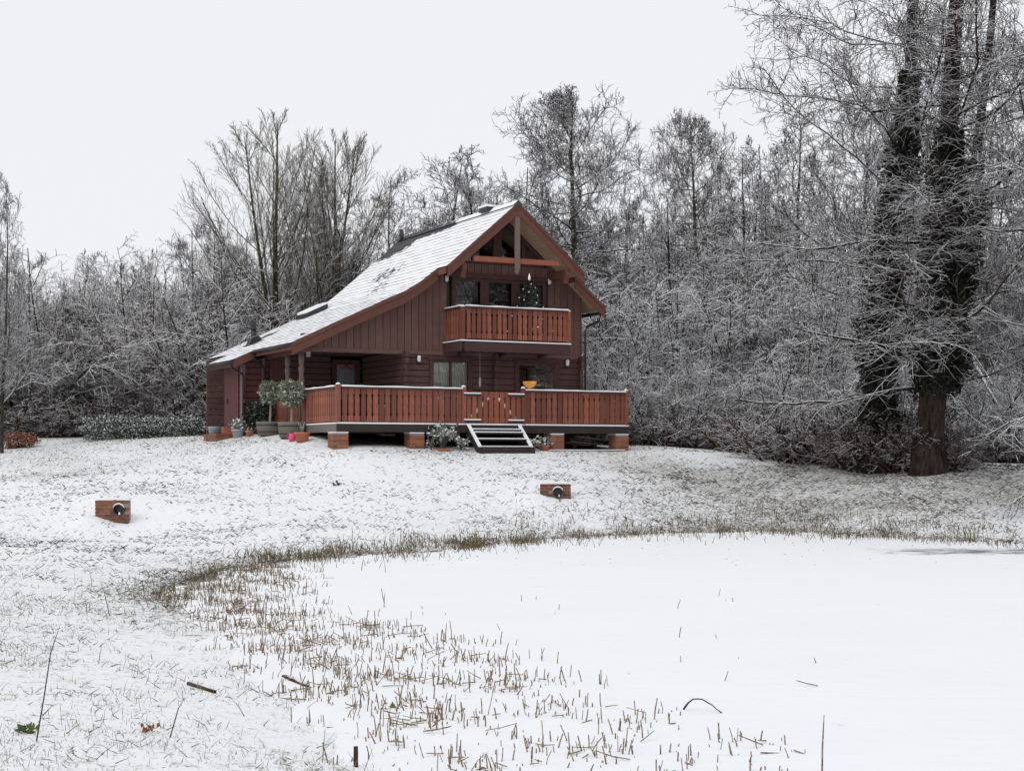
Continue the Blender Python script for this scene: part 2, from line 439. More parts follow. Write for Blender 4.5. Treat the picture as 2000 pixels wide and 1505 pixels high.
# ------------------------------------------------------------------ the chalet (local axes: u along the front, v to the back)
A0 = (-4.68, 42.0); RZ = math.radians(27); HZ = .2        # heights below are relative to the eye level; HZ = base of the house
cu, su = math.cos(RZ), math.sin(RZ)
def H2W(u, v): return (A0[0]+u*cu-v*su, A0[1]+u*su+v*cu)
chalet = empty('chalet', (A0[0], A0[1], EYE+HZ), RZ, 'two storey dark red timber chalet with snowy roof, balcony and raised deck', 'house')
class HB(MB):
    """mesh builder whose z values are eye-relative"""
    def build(s, name, mat, parent=None, loc=None, smooth=False):
        s.v = [(a, b, c-HZ) for a, b, c in s.v]; return MB.build(s, name, mat, parent, loc, smooth)

PU = [-1.14, -.51, 2.2, 2.9, 3.4, 3.9, 6.25, 9.6]; PZr = [2.88, 3.19, 4.46, 4.77, 5.08, 5.46, 7.49, 4.60]
def rz_(u): return float(np.interp(u, PU, PZr))
VB, VL, VG = 10.4, 2.25, 1.6       # back verge, lower verge, gable verge
RIDGE, VW = 6.25, 2.8              # ridge line, front wall plane
DECK = .87

# roof
roof = HB()
def strip(us, v0, v1, th=.09):
    top = [(u, rz_(u)) for u in us]; bot = [(u, rz_(u)-th) for u in us]
    roof.prism_v(bot+top[::-1], v0, v1)
strip([3.95, RIDGE, 8.5], VG, VL+.01); strip([-.51, 2.2, 2.9, 3.4, 3.9, RIDGE, 9.6], VL+.012, VB)
roof.prism_v([(-1.14, 2.79), (-.53, 3.09), (-.53, 3.17), (-1.14, 2.87)], 5.65, 8.2)
roof_o = roof.build('roof', M['barge'], chalet)

def tile_mat():
    m, nt, b = material('snowy_tiles')
    slate = mixc(nt, noise(nt, 7, 3), (.035, .035, .04), (.075, .073, .08))
    geo = N(nt, 'ShaderNodeNewGeometry'); sep = N(nt, 'ShaderNodeSeparateXYZ'); nt.links.new(geo.outputs['True Normal'], sep.inputs[0])
    up = ramp(nt, sep.outputs[2], .5, .66)
    # patches where the snow has slid or melted: round the flue, along the back of the ridge
    tc = N(nt, 'ShaderNodeTexCoord'); sp = N(nt, 'ShaderNodeSeparateXYZ'); nt.links.new(tc.outputs['Object'], sp.inputs[0])
    def blob(u, v, ru, rv, amp):
        du = N(nt, 'ShaderNodeMath', operation='MULTIPLY_ADD'); nt.links.new(sp.outputs[0], du.inputs[0]); du.inputs[1].default_value = 1/ru; du.inputs[2].default_value = -u/ru
        dv = N(nt, 'ShaderNodeMath', operation='MULTIPLY_ADD'); nt.links.new(sp.outputs[1], dv.inputs[0]); dv.inputs[1].default_value = 1/rv; dv.inputs[2].default_value = -v/rv
        q = N(nt, 'ShaderNodeMath', operation='MULTIPLY'); nt.links.new(du.outputs[0], q.inputs[0]); nt.links.new(du.outputs[0], q.inputs[1])
        q2 = N(nt, 'ShaderNodeMath', operation='MULTIPLY_ADD'); nt.links.new(dv.outputs[0], q2.inputs[0]); nt.links.new(dv.outputs[0], q2.inputs[1]); nt.links.new(q.outputs[0], q2.inputs[2])
        r = ramp(nt, q2.outputs[0], 1.0, .0)
        s = N(nt, 'ShaderNodeMath', operation='MULTIPLY'); nt.links.new(r, s.inputs[0]); s.inputs[1].default_value = amp
        return s.outputs[0]
    n = noise(nt, 3.2, 5, .7, stretch=(1.6, 1.0, 1.6))
    tot = n
    for args in ((5.9, 9.9, .95, 2.6, .42), (6.1, 7.0, .28, 2.4, .34), (.25, 8.3, .35, 1.0, .42), (.9, 8.9, .5, .9, .28), (4.3, 7.0, .6, 1.6, .2), (3.6, 6.0, .5, 1.2, .16)):
        s = N(nt, 'ShaderNodeMath', operation='ADD'); nt.links.new(tot, s.inputs[0]); nt.links.new(blob(*args), s.inputs[1]); tot = s.outputs[0]
    bare = ramp(nt, tot, .66, .76)
    inv = N(nt, 'ShaderNodeMath', operation='SUBTRACT'); inv.inputs[0].default_value = 1; nt.links.new(bare, inv.inputs[1])
    f = N(nt, 'ShaderNodeMath', operation='MULTIPLY'); nt.links.new(up, f.inputs[0]); nt.links.new(inv.outputs[0], f.inputs[1])
    nt.links.new(mixc(nt, f.outputs[0], slate, SNOW), b.inputs['Base Color']); b.inputs['Roughness'].default_value = .85
    return m
M['tile'] = tile_mat()
def course(p, q, v0, v1):
    """one row of tiles from lower point p to upper point q (u,z)"""
    du, dz = q[0]-p[0], q[1]-p[1]; L = math.hypot(du, dz); nu, nz = -dz/L, du/L
    if nz < 0: nu, nz = -nu, -nz
    n = max(2, int((v1-v0)/.3)); b = HB(); vs = []; fs = []
    for i in range(n+1):
        v = v0+(v1-v0)*i/n; j = random.uniform(-.006, .006); h = .017+random.uniform(-.005, .006)
        vs += [(p[0]+nu*.001-du/L*j, v, p[1]+nz*.001-dz/L*j), (p[0]+nu*h-du/L*j, v, p[1]+nz*h-dz/L*j), (q[0]+nu*.006, v, q[1]+nz*.006), (q[0]+nu*.001, v, q[1]+nz*.001)]
    for i in range(n):
        for k in range(4):
            a, c = i*4+k, i*4+(k+1) % 4; fs.append((a, c, c+4, a+4) if du > 0 else (c, a, a+4, c+4))
    fs += [(0, 1, 2, 3), (n*4+3, n*4+2, n*4+1, n*4)]
    b.add(vs, fs); b.build('tile_course', M['tile'], roof_o)
def courses(us, sgn, step=.225):
    pts = []
    for a, b_ in zip(us[:-1], us[1:]):
        L = math.hypot(b_-a, rz_(b_)-rz_(a)); k = max(1, round(L/step))
        pts += [a+(b_-a)*i/k for i in range(k)]
    pts.append(us[-1])
    for a, b_ in zip(pts[:-1], pts[1:]):
        v0 = VG-.05 if (a > 3.9 and sgn > 0) or (sgn < 0 and a < 8.55) else VL-.05
        ov = .03*sgn if b_ != us[-1] else 0
        course((a, rz_(a)), (b_+ov, rz_(b_+ov)), v0, VB+.04)
courses([-.56, 2.2, 2.9, 3.4, 3.93, RIDGE], 1); courses([9.66, 8.53, RIDGE], -1)
for i in range(3):
    a = -1.19+i*.22; course((a, 2.86+i*.105), (a+.24, 2.86+i*.105+.114), 5.6, 8.25)
rc = HB().prism_v([(RIDGE-.16, 7.42), (RIDGE+.16, 7.42), (RIDGE, 7.575)], VG-.06, VB+.05); rc.build('ridge_cap', M['tile'], roof_o)
# barge boards: a deep board with a thinner fillet above it
def barge(us, v, d=.25):
    t = [(u, rz_(u)+.01) for u in us]; m_ = [(u, rz_(u)-.10) for u in us]; b_ = [(u, rz_(u)-.10-d) for u in us]
    HB().prism_v(m_+t[::-1], v-.05, v-.004).build('barge_fillet', M['barge'], roof_o)
    HB().prism_v(b_+m_[::-1], v-.028, v-.002).build('barge_board', M['barge'], roof_o)
barge([3.97, RIDGE-.001], VG); barge([RIDGE+.001, 8.52], VG)
barge([-.53, 2.2, 2.9, 3.4, 3.95], VL); barge([8.54, 9.62], VL)
t = [(-1.16, 2.87), (-.545, 3.17)]
HB().prism_v([(-1.16, 2.62), (-.545, 2.92), (-.545, 3.17), (-1.16, 2.87)], 5.60, 5.645).build('barge_board', M['barge'], roof_o)
# eave fascias and gutters
HB().box(-.56, -.515, VL, 5.6, 2.97, 3.15).build('fascia', M['barge'], roof_o)
HB().box(-1.19, -1.145, 5.65, 8.2, 2.66, 2.84).build('fascia', M['barge'], roof_o)
HB().box(3.90, 3.945, VG, VL, 5.28, 5.44).build('fascia', M['barge'], roof_o)
HB().tube([(-.615, VL+.03, 3.12), (-.615, 5.55, 3.09)], .055, 8).build('gutter', M['gutter'], roof_o, smooth=True)
HB().tube([(-1.25, 5.62, 2.80), (-1.25, 8.22, 2.78)], .055, 8).build('gutter', M['gutter'], roof_o, smooth=True)
HB().tube([(9.66, VL+.03, 4.45), (9.66, VB-.05, 4.42)], .055, 8).build('gutter', M['gutter'], roof_o, smooth=True)
HB().tube([(-1.25, 5.75, 2.76), (-1.23, 5.76, 2.62), (-.86, 5.86, 2.46), (-.80, 5.88, 2.36), (-.80, 5.88, .55)], .036, 8).build('downpipe', M['gutter'], roof_o, smooth=True)
HB().tube([(-.615, 5.45, 3.06), (-.6, 5.5, 2.95), (-.22, 5.86, 2.72), (-.15, 5.9, 2.6), (-.15, 5.9, .75)], .036, 8).build('downpipe', M['gutter'], roof_o, smooth=True)
HB().tube([(9.66, 2.55, 4.40), (9.62, 2.6, 4.2), (9.25, 2.7, 4.02), (9.2, 2.72, 3.9), (9.2, 2.72, .9)], .036, 8).build('downpipe', M['gutter'], roof_o, smooth=True)
# flues, ridge vent, skylight
fl = HB().tube([(.35, 8.5, 3.5), (.35, 8.5, 4.02)], [.085, .085], 12).tube([(.35, 8.5, 4.02), (.35, 8.5, 4.10)], .11, 12).tube([(.35, 8.5, 4.10), (.35, 8.5, 4.26)], .08, 12).build('flue', M['black'], roof_o, smooth=True)
HB().prism_v([(.15, 3.52), (.56, 3.70), (.45, 3.84), (.25, 3.76)], 8.3, 8.7).build('flashing', M['black'], fl)
HB().tube([(6.1, 10.05, 7.3), (6.1, 10.05, 7.78)], .06, 10).build('flue', M['black'], roof_o, smooth=True)
HB().box(6.02, 6.48, 3.2, 3.75, 7.47, 7.60).build('ridge_vent', M['black'], roof_o)
HB().box(6.0, 6.5, 3.18, 3.77, 7.60, 7.66).build('snow_layer', M['snow'], roof_o)
def on_slope(u0, u1, v0, v1, h0, h1):
    return HB().prism_v([(u0, rz_(u0)+h0), (u1, rz_(u1)+h0), (u1, rz_(u1)+h1), (u0, rz_(u0)+h1)], v0, v1)
skl = on_slope(2.25, 3.0, 8.9, 9.9, .0, .17).build('skylight', M['black'], roof_o)
on_slope(2.3, 2.98, 8.95, 9.9, .172, .235).build('snow_layer', M['snow'], skl)

# soffit boards under the gable overhang, both slopes
def under(u): return rz_(u)-.10
for side in (-1, 1):
    L = 2.12; k = 19
    for i in range(k):
        a = .10+i*L/k; b_ = a+L/k-.012; ua, ub = RIDGE+side*a, RIDGE+side*b_
        poly = [(ua, under(ua)-.018), (ub, under(ub)-.018), (ub, under(ub)-.002), (ua, under(ua)-.002)]
        if side < 0: poly = poly[::-1]
        HB().prism_v(poly, VG+.0, VW-.02).build('soffit_board', M['soffit'], roof_o)
for i in range(9):                        # lower right and lower left eave soffits
    ua = 8.62+i*.108; HB().prism_v([(ua, under(ua)-.018), (ua+.096, under(ua+.096)-.018), (ua+.096, under(ua+.096)-.002), (ua, under(ua)-.002)], VL+.01, VW+1.5).build('soffit_board', M['soffit'], roof_o)
# gable truss: collar beam, king post, rafters against the wall, purlin ends
tr = HB().box(4.83, 7.67, VG+.03, VG+.16, 5.70, 5.85).build('collar_beam', M['collar'], chalet)
HB().box(RIDGE-.085, RIDGE+.085, VG-.01, VG+.028, 5.52, 7.1).build('king_post', M['carved'], chalet)
HB().lathe([(.03, 5.36), (.075, 5.42), (.085, 5.48), (.06, 5.515)], RIDGE, VG+.03, 10).build('finial', M['carved'], chalet, smooth=True)
for side in (-1, 1):
    uc = RIDGE+side*1.72
    HB().prism_u([(VG+.1, 5.30), (VG+.02, 5.45), (VG+.02, 5.62), (VW, 5.62), (VW, 5.38), (VG+.35, 5.38), (VG+.22, 5.22), (VG+.12, 5.2)], uc-.07, uc+.07).build('purlin_end', M['barge'], chalet)

# walls ---------------------------------------------------------------
wall_up = HB().box(-.05, 4.55, VW+.065, VW+.09, 3.09, 3.5).build('wall', M['board'], chalet)
wall_up['label'] = 'upper front wall of upright stained boards'
def roof_cut(ua, ub, z0, lim=None, v0=VW, v1=VW+.04, mat='board', parent=None, gap=.007):
    ks = [ua]+[k for k in PU if ua+.02 < k < ub-.02]+[ub]
    top = [(u, min(rz_(u)-.115, lim) if lim else rz_(u)-.115) for u in ks]
    if max(z for _, z in top) <= z0+.02: return
    top = [(u, max(z, z0+.004)) for u, z in top]
    poly = [(ua+gap, z0), (ub-gap, z0)]+[(min(max(u, ua+gap), ub-gap), z) for u, z in top[::-1]]
    HB().prism_v(poly, v0, v1).build('board', M[mat], parent or wall_up)
BW = .228
u = -.06
while u < 9.1:
    ub = min(u+BW, 9.12); dv = random.uniform(-.004, .004)
    if ub <= 4.62 or u >= 7.86: roof_cut(u, ub, 3.08, None, VW+dv, VW+.045+dv)
    else:
        roof_cut(u, ub, 3.08, 3.32, VW+dv, VW+.045+dv)
        roof_cut(u, ub, 5.47, 5.78, VW+dv, VW+.045+dv)
    u = ub
# edge fill beside the window group
# a solid liner behind the boards so no daylight leaks between them
ln = HB()
ln.prism_v([(-.05, 3.1), (4.6, 3.1), (4.6, 5.9), (3.9, 5.3), (2.9, 4.62), (2.2, 4.3), (-.05, 3.25)], VW+.05, VW+.063)
ln.prism_v([(7.85, 3.1), (9.1, 3.1), (9.1, 4.85), (7.85, 5.92)], VW+.05, VW+.063)
ln.build('liner', M['dark'], wall_up)

def window(name, u0, u1, z0, z1, v=VW, cols=1, fw=.07, parent=chalet, proud=.05, extra=None, mat='frame', wide=.0):
    f = HB()
    f.box(u0-wide, u0+fw, v-proud, v+.06, z0, z1); f.box(u1-fw, u1+wide, v-proud, v+.06, z0, z1)
    f.box(u0+fw, u1-fw, v-proud+.003, v+.06, z1-fw, z1); f.box(u0+fw, u1-fw, v-proud+.003, v+.06, z0, z0+fw)
    w = (u1-u0)/cols; mw = fw*.75 if cols != 2 else .02
    for i in range(1, cols): f.box(u0+i*w-mw, u0+i*w+mw, v-proud+.006, v+.055, z0+fw, z1-fw)
    o = f.build(name, M[mat], parent)
    for i in range(cols):
        a = u0+i*w+(fw if i == 0 else mw); b_ = u0+(i+1)*w-(fw if i == cols-1 else mw)
        HB().add([(a, v+.02, z0+fw), (b_, v+.02, z0+fw), (b_, v+.02, z1-fw), (a, v+.02, z1-fw)], [(0, 1, 2, 3)]).build('pane', M['glass'], o)
    return o
wu = window('window', 4.66, 7.82, 3.36, 5.33, cols=3, fw=.10)
HB().box(4.60, 7.88, VW-.10, VW-.002, 5.335, 5.47).build('lintel', M['frame'], wu)
for a in (5.713, 6.767): HB().box(a-.14, a+.14, VW-.075, VW-.046, 3.40, 5.27).build('mullion', M['frame'], wu)
# glazed gable
gf = HB().box(4.75, 7.75, VW-.03, VW+.05, 5.785, 5.85).box(6.04, 6.32, VW-.035, VW+.05, 5.852, 7.15).box(5.32, 5.40, VW-.025, VW+.05, 5.852, 6.5).box(7.02, 7.10, VW-.025, VW+.05, 5.852, 6.5)
for side in (-1, 1):
    ua, ub = RIDGE+side*.02, RIDGE+side*1.62
    poly = [(ua, under(ua)-.20), (ub, under(ub)-.20), (ub, under(ub)-.07), (ua, under(ua)-.07)]
    gf.prism_v(poly if side > 0 else poly[::-1], VW-.045, VW+.045)
gfo = gf.build('gable_window', M['frame'], chalet)
for a, b_ in ((4.80, 5.32), (5.40, 6.04), (6.32, 7.02), (7.10, 7.70)):
    HB().add([(a, VW+.02, 5.85), (b_, VW+.02, 5.85), (b_, VW+.02, max(5.86, under(b_)-.1)), (a, VW+.02, max(5.86, under(a)-.1))], [(0, 1, 2, 3)]).build('pane', M['glass'], gfo)

# log walls: each log is a piece of its own, cut where windows and doors stand
LH = .184
def log_wall(label, a0, a1, z0, z1, fixed, axis='u', holes=(), mat='log', th=.09, seg_ends=()):
    base = HB()
    if axis == 'u': base.box(a0+.02, a1-.02, fixed+.075, fixed+.088, z0+.01, z0+.05)
    else: base.box(fixed+.075, fixed+.088, a0+.02, a1-.02, z0+.01, z0+.05)
    w = base.build('wall', M['dark'], chalet); w['label'] = label
    z = z0
    while z < z1-.03:
        zt = min(z+LH, z1); zm = (z+zt)/2
        segs = [(a0, a1)]
        for h0, h1, hz0, hz1 in holes:
            if hz0 < zm < hz1:
                segs = [s for a, b_ in segs for s in ((a, min(b_, h0)), (max(a, h1), b_)) if s[1]-s[0] > .03]
        for a, b_ in segs:
            o = random.uniform(-.004, .004); bev = .022
            prof = [(0+o, z+bev), (bev+o, z+.006), (th, z+.006), (th, zt-.002), (bev+o, zt-.002), (0+o, zt-bev)]
            if axis == 'u': HB().prism_u([(fixed+d, zz) for d, zz in prof], a, b_).build('log', M[mat], w)
            else: HB().prism_v([(fixed+d, zz) for d, zz in prof], a, b_).build('log', M[mat], w)
        z = zt
    return w
WA = (3.98, 5.27, 1.12, 2.86); WB = (6.83, 8.24, 1.55, 2.86); DR = (2.02, 3.02, DECK, 3.0)
log_wall('ground floor front wall of dark stained logs', 3.05, 9.1, DECK, 3.078, VW, 'u', [WA, WB])
log_wall('porch side wall of dark logs', VW+.09, 6.0, DECK, 3.078, 3.06, 'v')
log_wall('porch back wall of dark logs', -.11, 3.05, DECK, 3.2, 6.0, 'u', [DR, (.02, .72, DECK, 2.95)])
log_wall('store front wall of red brown logs', -.78, -.115, .45, 2.95, 6.0, 'u', [], 'shed_log')
log_wall('store side wall of red brown logs', 6.09, 7.9, .45, 2.85, -.78, 'v', [(6.35, 7.75, .6, 2.75)], 'shed_log')
log_wall('right hand wall of dark logs', VW+.09, 10.0, DECK, 3.078, 9.01, 'v')
log_wall('back wall of dark logs', -.75, 9.1, .4, 3.078, 9.95, 'u')
log_wall('left hand wall of dark logs', 7.95, 9.95, .45, 3.0, -.2, 'v')
rw = HB().box(9.0, 9.06, VW+.1, 10.0, 3.085, 4.6).box(3.2, 9.0, 9.95, 10.0, 3.085, 4.5).prism_v([(3.2, 4.502), (9.0, 4.502), (9.0, 4.9), (6.25, 7.3), (3.9, 5.3), (3.2, 4.85)], 9.95, 10.0).prism_v([(0, 3.085), (3.19, 3.085), (3.19, 4.8), (0, 3.25)], 9.95, 10.0).build('wall', M['board'], chalet)
rw['label'] = 'plain boarded side and back walls of the upper storey'
for uc in (3.12, 6.07, 9.03):           # crossing log ends
    z = DECK
    while z < 3.0:
        d = .16+random.uniform(-.012, .012)+(.07 if z > 2.6 else 0)
        HB().prism_u([(VW-d, z+.02), (VW-d+.015, z+.006), (VW+.0, z+.006), (VW+.0, z+LH-.008), (VW-d+.015, z+LH-.008), (VW-d, z+LH-.02)], uc-.055, uc+.055).build('log_end', M['log'], chalet)
        z += LH
HB().box(-.83, -.72, 5.93, 6.09, .4, 2.75).build('corner_post', M['carved'], chalet)
HB().box(-.2, -.115, 5.92, 5.995, .75, 2.95).build('corner_post', M['carved'], chalet)
HB().box(-.1, 9.12, VW-.03, VW-.006, 3.0, 3.1).build('drip_board', M['board'], chalet)
# rooms
def room(u0, u1, v0, v1, z0, z1, mat, name='room_lining'):
    b = HB(); vs = [(u0,v0,z0),(u1,v0,z0),(u1,v1,z0),(u0,v1,z0),(u0,v0,z1),(u1,v0,z1),(u1,v1,z1),(u0,v1,z1)]
    b.add(vs, [(0,1,2,3),(7,6,5,4),(1,5,6,2),(2,6,7,3),(3,7,4,0)]); return b.build(name, mat, chalet)
room(3.2, 6.0, VW+.1, 5.5, DECK+.02, 3.02, M['plaster']); room(6.14, 8.99, VW+.1, 5.6, DECK+.02, 3.02, M['plaster'])
room(4.5, 8.0, VW+.1, 7.2, 3.3, 5.74, M['plaster'])
rm = HB().add([(4.6, 6.0, 5.75), (7.9, 6.0, 5.75), (6.25, 6.0, 7.2)], [(0, 1, 2)]); rm.build('room_lining', M['soffit'], chalet)
# windows and doors
wa = window('window', 3.98, 5.27, 1.12, 2.86, cols=2, fw=.07, wide=.06)
HB().box(3.86, 5.39, VW-.09, VW-.052, 2.862, 2.93).build('lintel', M['frame'], wa); HB().box(3.9, 5.35, VW-.10, VW-.052, 1.04, 1.118).build('sill', M['frame'], wa)
wb = window('window', 6.83, 8.24, 1.55, 2.86, cols=1, fw=.08, wide=.06)
HB().box(6.71, 8.36, VW-.09, VW-.052, 2.862, 2.93).build('lintel', M['frame'], wb); HB().box(6.75, 8.32, VW-.10, VW-.052, 1.47, 1.548).build('sill', M['frame'], wb)
dr = window('door', 2.06, 2.98, DECK+.01, 2.98, v=6.0, cols=1, fw=.15, wide=.0)
HB().box(2.212, 2.828, 6.0, 6.02, 1.05, 1.75).build('panel', M['frame'], dr); HB().lathe([(.03, 1.86), (.035, 1.9), (.03, 1.94)], 2.9, 5.93, 8).build('handle', M['black'], dr)
HB().box(2.1, 2.95, 6.06, 6.08, DECK, 2.9).build('blind', M['blind'], dr)
sd_ = HB().box(.05, .70, 6.0, 6.05, DECK+.01, 2.93).build('door', M['doorpaint'], chalet); sd_['label'] = 'plain brown boarded door in the porch corner'
for i in range(5): HB().box(.06+i*.127, .06+i*.127+.118, 5.98, 5.999, DECK+.03, 2.9).build('plank', M['doorpaint'], sd_)
st = HB().box(-.79, -.76, 6.36, 7.74, .62, 2.74).build('door', M['doorpaint'], chalet); st['label'] = 'red brown planked door in the side of the store'
for i in range(9): HB().box(-.815, -.791, 6.37+i*.152, 6.37+i*.152+.143, .64, 2.72).build('plank', M['doorpaint'], st)
HB().box(-.85, -.816, 7.4, 7.45, 1.6, 1.75).build('handle', M['black'], st)
# porch ceiling, plate beam, carved posts, hanging eave bracket
HB().box(-.05, 3.04, VW+.11, 5.98, 3.10, 3.13).build('porch_ceiling', M['log'], chalet)
HB().box(-.09, .09, 2.45, 5.98, 2.94, 3.09).build('wall_plate', M['barge'], chalet)
HB().box(.10, 3.0, VW-.012, VW+.10, 2.985, 3.075).build('porch_beam', M['carved'], chalet)
HB().box(-.12, .0, VL-.07, VL-.055, 2.78, 2.93).build('end_block', M['carved'], chalet)
pp = [(.085, 1.9), (.085, 2.02), (.06, 2.06), (.095, 2.16), (.06, 2.28), (.075, 2.4), (.09, 2.52), (.055, 2.6), (.085, 2.68), (.085, 2.94)]
for v in (2.95, 4.15):
    HB().lathe([(.07, DECK), (.07, 1.88)]+pp, 0, v, 10).build('carved_post', M['carved'], chalet, smooth=True)
# wall lamps
def wall_lamp(u, z, v=VW):
    l = HB().box(u-.05, u+.05, v-.05, v-.004, z-.13, z+.12).build('wall_lamp', M['black'], chalet)
    HB().lathe([(.03, z-.10), (.055, z-.07), (.06, z+.05), (.035, z+.09)], u, v-.085, 10).build('lamp_glass', M['white'], l, smooth=True)
wall_lamp(3.56, 2.87); wall_lamp(8.56, 2.88); wall_lamp(4.46, 5.28); wall_lamp(7.93, 5.36)

# balustrades ----------------------------------------------------------
def baluster_mesh(h, w, mat):
    n1, n2, d, e = .80*h, .20*h, .027, .035; hw = w/2
    R = [(hw, 0), (hw, n2-e), (hw-d, n2-e*.3), (hw-d*.35, n2), (hw-d, n2+e*.3), (hw-.012, n2+e*1.5), (hw-.012, n1-e*1.5), (hw-d, n1-e*.5), (hw-d, n1+e*.5), (hw, n1+e), (hw, h)]
    poly = R+[(-x, z) for x, z in R[::-1]]
    return MB().prism_v(poly, -.013, .013).mesh('baluster', mat)
def balustrade(p0, p1, z0, h, pitch, parent, mat='baluster', skip=None, capmat='frame', cap=True, w=None):
    L = math.hypot(p1[0]-p0[0], p1[1]-p0[1]); ang = math.atan2(p1[1]-p0[1], p1[0]-p0[0]); n = max(1, round(L/pitch)); pt = L/n
    me = baluster_mesh(h, (w or pt*.87), M[mat])
    ox, oy = math.sin(ang)*.0, 0
    for i in range(n):
        s = (i+.5)*pt
        o = bpy.data.objects.new('baluster', me); C.objects.link(o); o.parent = parent
        o.location = (p0[0]+math.cos(ang)*s, p0[1]+math.sin(ang)*s, z0-HZ); o.rotation_euler = (random.uniform(-.012, .012), random.uniform(-.006, .006), ang)
    if cap:
        nx_, ny_ = -math.sin(ang), math.cos(ang)
        def bar(name, z0_, z1_, w0, w1, m_, jit=0):
            vs = []; k = 14 if jit else 1
            for i in range(k+1):
                t_ = i/k; x = p0[0]+(p1[0]-p0[0])*t_; y = p0[1]+(p1[1]-p0[1])*t_; j = random.uniform(-jit, jit)
                vs += [(x+nx_*w0, y+ny_*w0, z0_), (x+nx_*w1, y+ny_*w1, z0_), (x+nx_*(w1*.9), y+ny_*(w1*.9), z1_+j), (x+nx_*(w0*.9), y+ny_*(w0*.9), z1_+j)]
            fs = [(0, 1, 2, 3)]+[(k*4+3, k*4+2, k*4+1, k*4)]
            for i in range(k):
                for q in range(4): fs.append((i*4+q, i*4+(q+1) % 4, (i+1)*4+(q+1) % 4, (i+1)*4+q)[::-1])
            HB().add(vs, fs).build(name, m_, parent)
        bar('top_rail', z0+h+.002, z0+h+.05, -.07, .07, M[capmat]); bar('snow_layer', z0+h+.052, z0+h+.088, -.072, .072, M['snow'], .009)
        bar('rail', z0+h*.86, z0+h*.94, .016, .055, M['beam']); bar('rail', z0+h*.08, z0+h*.16, .016, .055, M['beam'])
def post(u, v, z0, z1, parent, w=.06, mat='baluster'):
    HB().box(u-w, u+w, v-w, v+w, z0, z1).build('post', M[mat], parent)
    HB().lathe([(w*1.15, z1+.002), (w*1.25, z1+.02), (w*.8, z1+.045), (.01, z1+.055)], u, v, 10).build('snow_layer', M['snow'], parent, smooth=True)

dk = HB().box(.02, 9.03, .03, 6.0, DECK-.04, DECK-.005).build('deck', M['greywood'], chalet)
dk['label'] = 'raised timber deck with cut-out board railing on brick piers'
for i in range(32):                     # deck planks run along the front
    v = .0+i*.187; HB().box(0.0, 9.05, v, v+.178, DECK-.004, DECK+.022).build('plank', M['greywood'], dk)
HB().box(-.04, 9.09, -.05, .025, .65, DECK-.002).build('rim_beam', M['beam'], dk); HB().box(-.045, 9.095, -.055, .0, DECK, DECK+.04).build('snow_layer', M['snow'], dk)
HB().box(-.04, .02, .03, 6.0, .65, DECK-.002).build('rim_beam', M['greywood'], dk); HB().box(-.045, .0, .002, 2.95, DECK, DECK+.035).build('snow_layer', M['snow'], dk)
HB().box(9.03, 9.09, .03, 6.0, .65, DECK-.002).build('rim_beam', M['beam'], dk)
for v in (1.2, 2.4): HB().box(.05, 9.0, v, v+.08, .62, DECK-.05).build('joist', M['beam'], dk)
BZ, BH = .93, .89
balustrade((.10, 0), (3.68, 0), BZ, BH, .180, dk); balustrade((5.66, 0), (9.0, 0), BZ, BH, .178, dk)
balustrade((0, 2.86), (0, .10), BZ, BH, .178, dk); balustrade((0, 5.86), (0, 3.05), BZ, BH, .178, dk)
balustrade((9.03, .10), (9.03, 2.6), BZ, BH, .178, dk)
for a in ((0, 0), (9.03, 0), (3.73, 0), (5.61, 0), (0, 2.95)): post(*a, DECK+.025, 1.92 if a[1] < 1 else 1.85, dk, .055)
gate = HB().box(3.82, 5.53, .02, .06, 1.64, 1.74).box(3.82, 5.53, .02, .06, 1.02, 1.12).build('gate', M['gate'], dk)
balustrade((3.80, 0), (5.55, 0), BZ, BH-.015, .176, gate, 'gate', cap=False)
for a, b_, za, zb in ((3.9, 4.55, 1.05, 1.72), (5.45, 4.8, 1.05, 1.72)):      # diagonal braces
    HB().prism_v([(a, za), (a+.1 if b_ > a else a-.1, za), (b_+(.1 if b_ > a else -.1), zb), (b_, zb)] if b_ > a else [(a, za), (b_, zb), (b_-.1, zb), (a-.1, za)], .02, .06).build('brace', M['snow'], gate)
for u0, u1 in ((3.72, 4.25), (5.12, 5.62)):
    for z in (1.74, 1.00):
        HB().box(u0, u1, -.06, -.016, z-.055, z).build('hinge_strap', M['black'], gate); HB().box(u0, u1, -.065, -.012, z+.001, z+.035).build('snow_layer', M['snow'], gate)

bz = HB().box(4.42, 7.98, 1.62, VW-.01, 3.16, 3.345).build('balcony', M['balcony_beam'], chalet)
HB().box(4.5, 8.02, 1.56, 1.618, 3.05, 3.335).build('rim_beam', M['balcony_beam'], bz)
HB().box(4.36, 4.418, 1.56, VW-.01, 3.05, 3.335).build('rim_beam', M['balcony_beam'], bz)
HB().box(4.35, 8.04, 1.54, 1.63, 3.347, 3.385).build('snow_layer', M['snow'], bz); HB().box(4.35, 4.43, 1.64, VW-.02, 3.347, 3.38).build('snow_layer', M['snow'], bz)
for uu in (4.9, 6.25, 7.6): HB().prism_u([(1.7, 3.155), (VW-.03, 3.155), (VW-.03, 2.98)], uu-.05, uu+.05).build('bracket', M['balcony_beam'], bz)
balustrade((4.56, 1.6), (7.94, 1.6), 3.43, .885, .166, bz); balustrade((4.46, VW-.06), (4.46, 1.68), 3.43, .885, .17, bz); balustrade((7.98, 1.68), (7.98, VW-.06), 3.43, .885, .17, bz)
post(4.46, 1.6, 3.35, 4.34, bz, .055); post(7.98, 1.6, 3.35, 4.34, bz, .055)

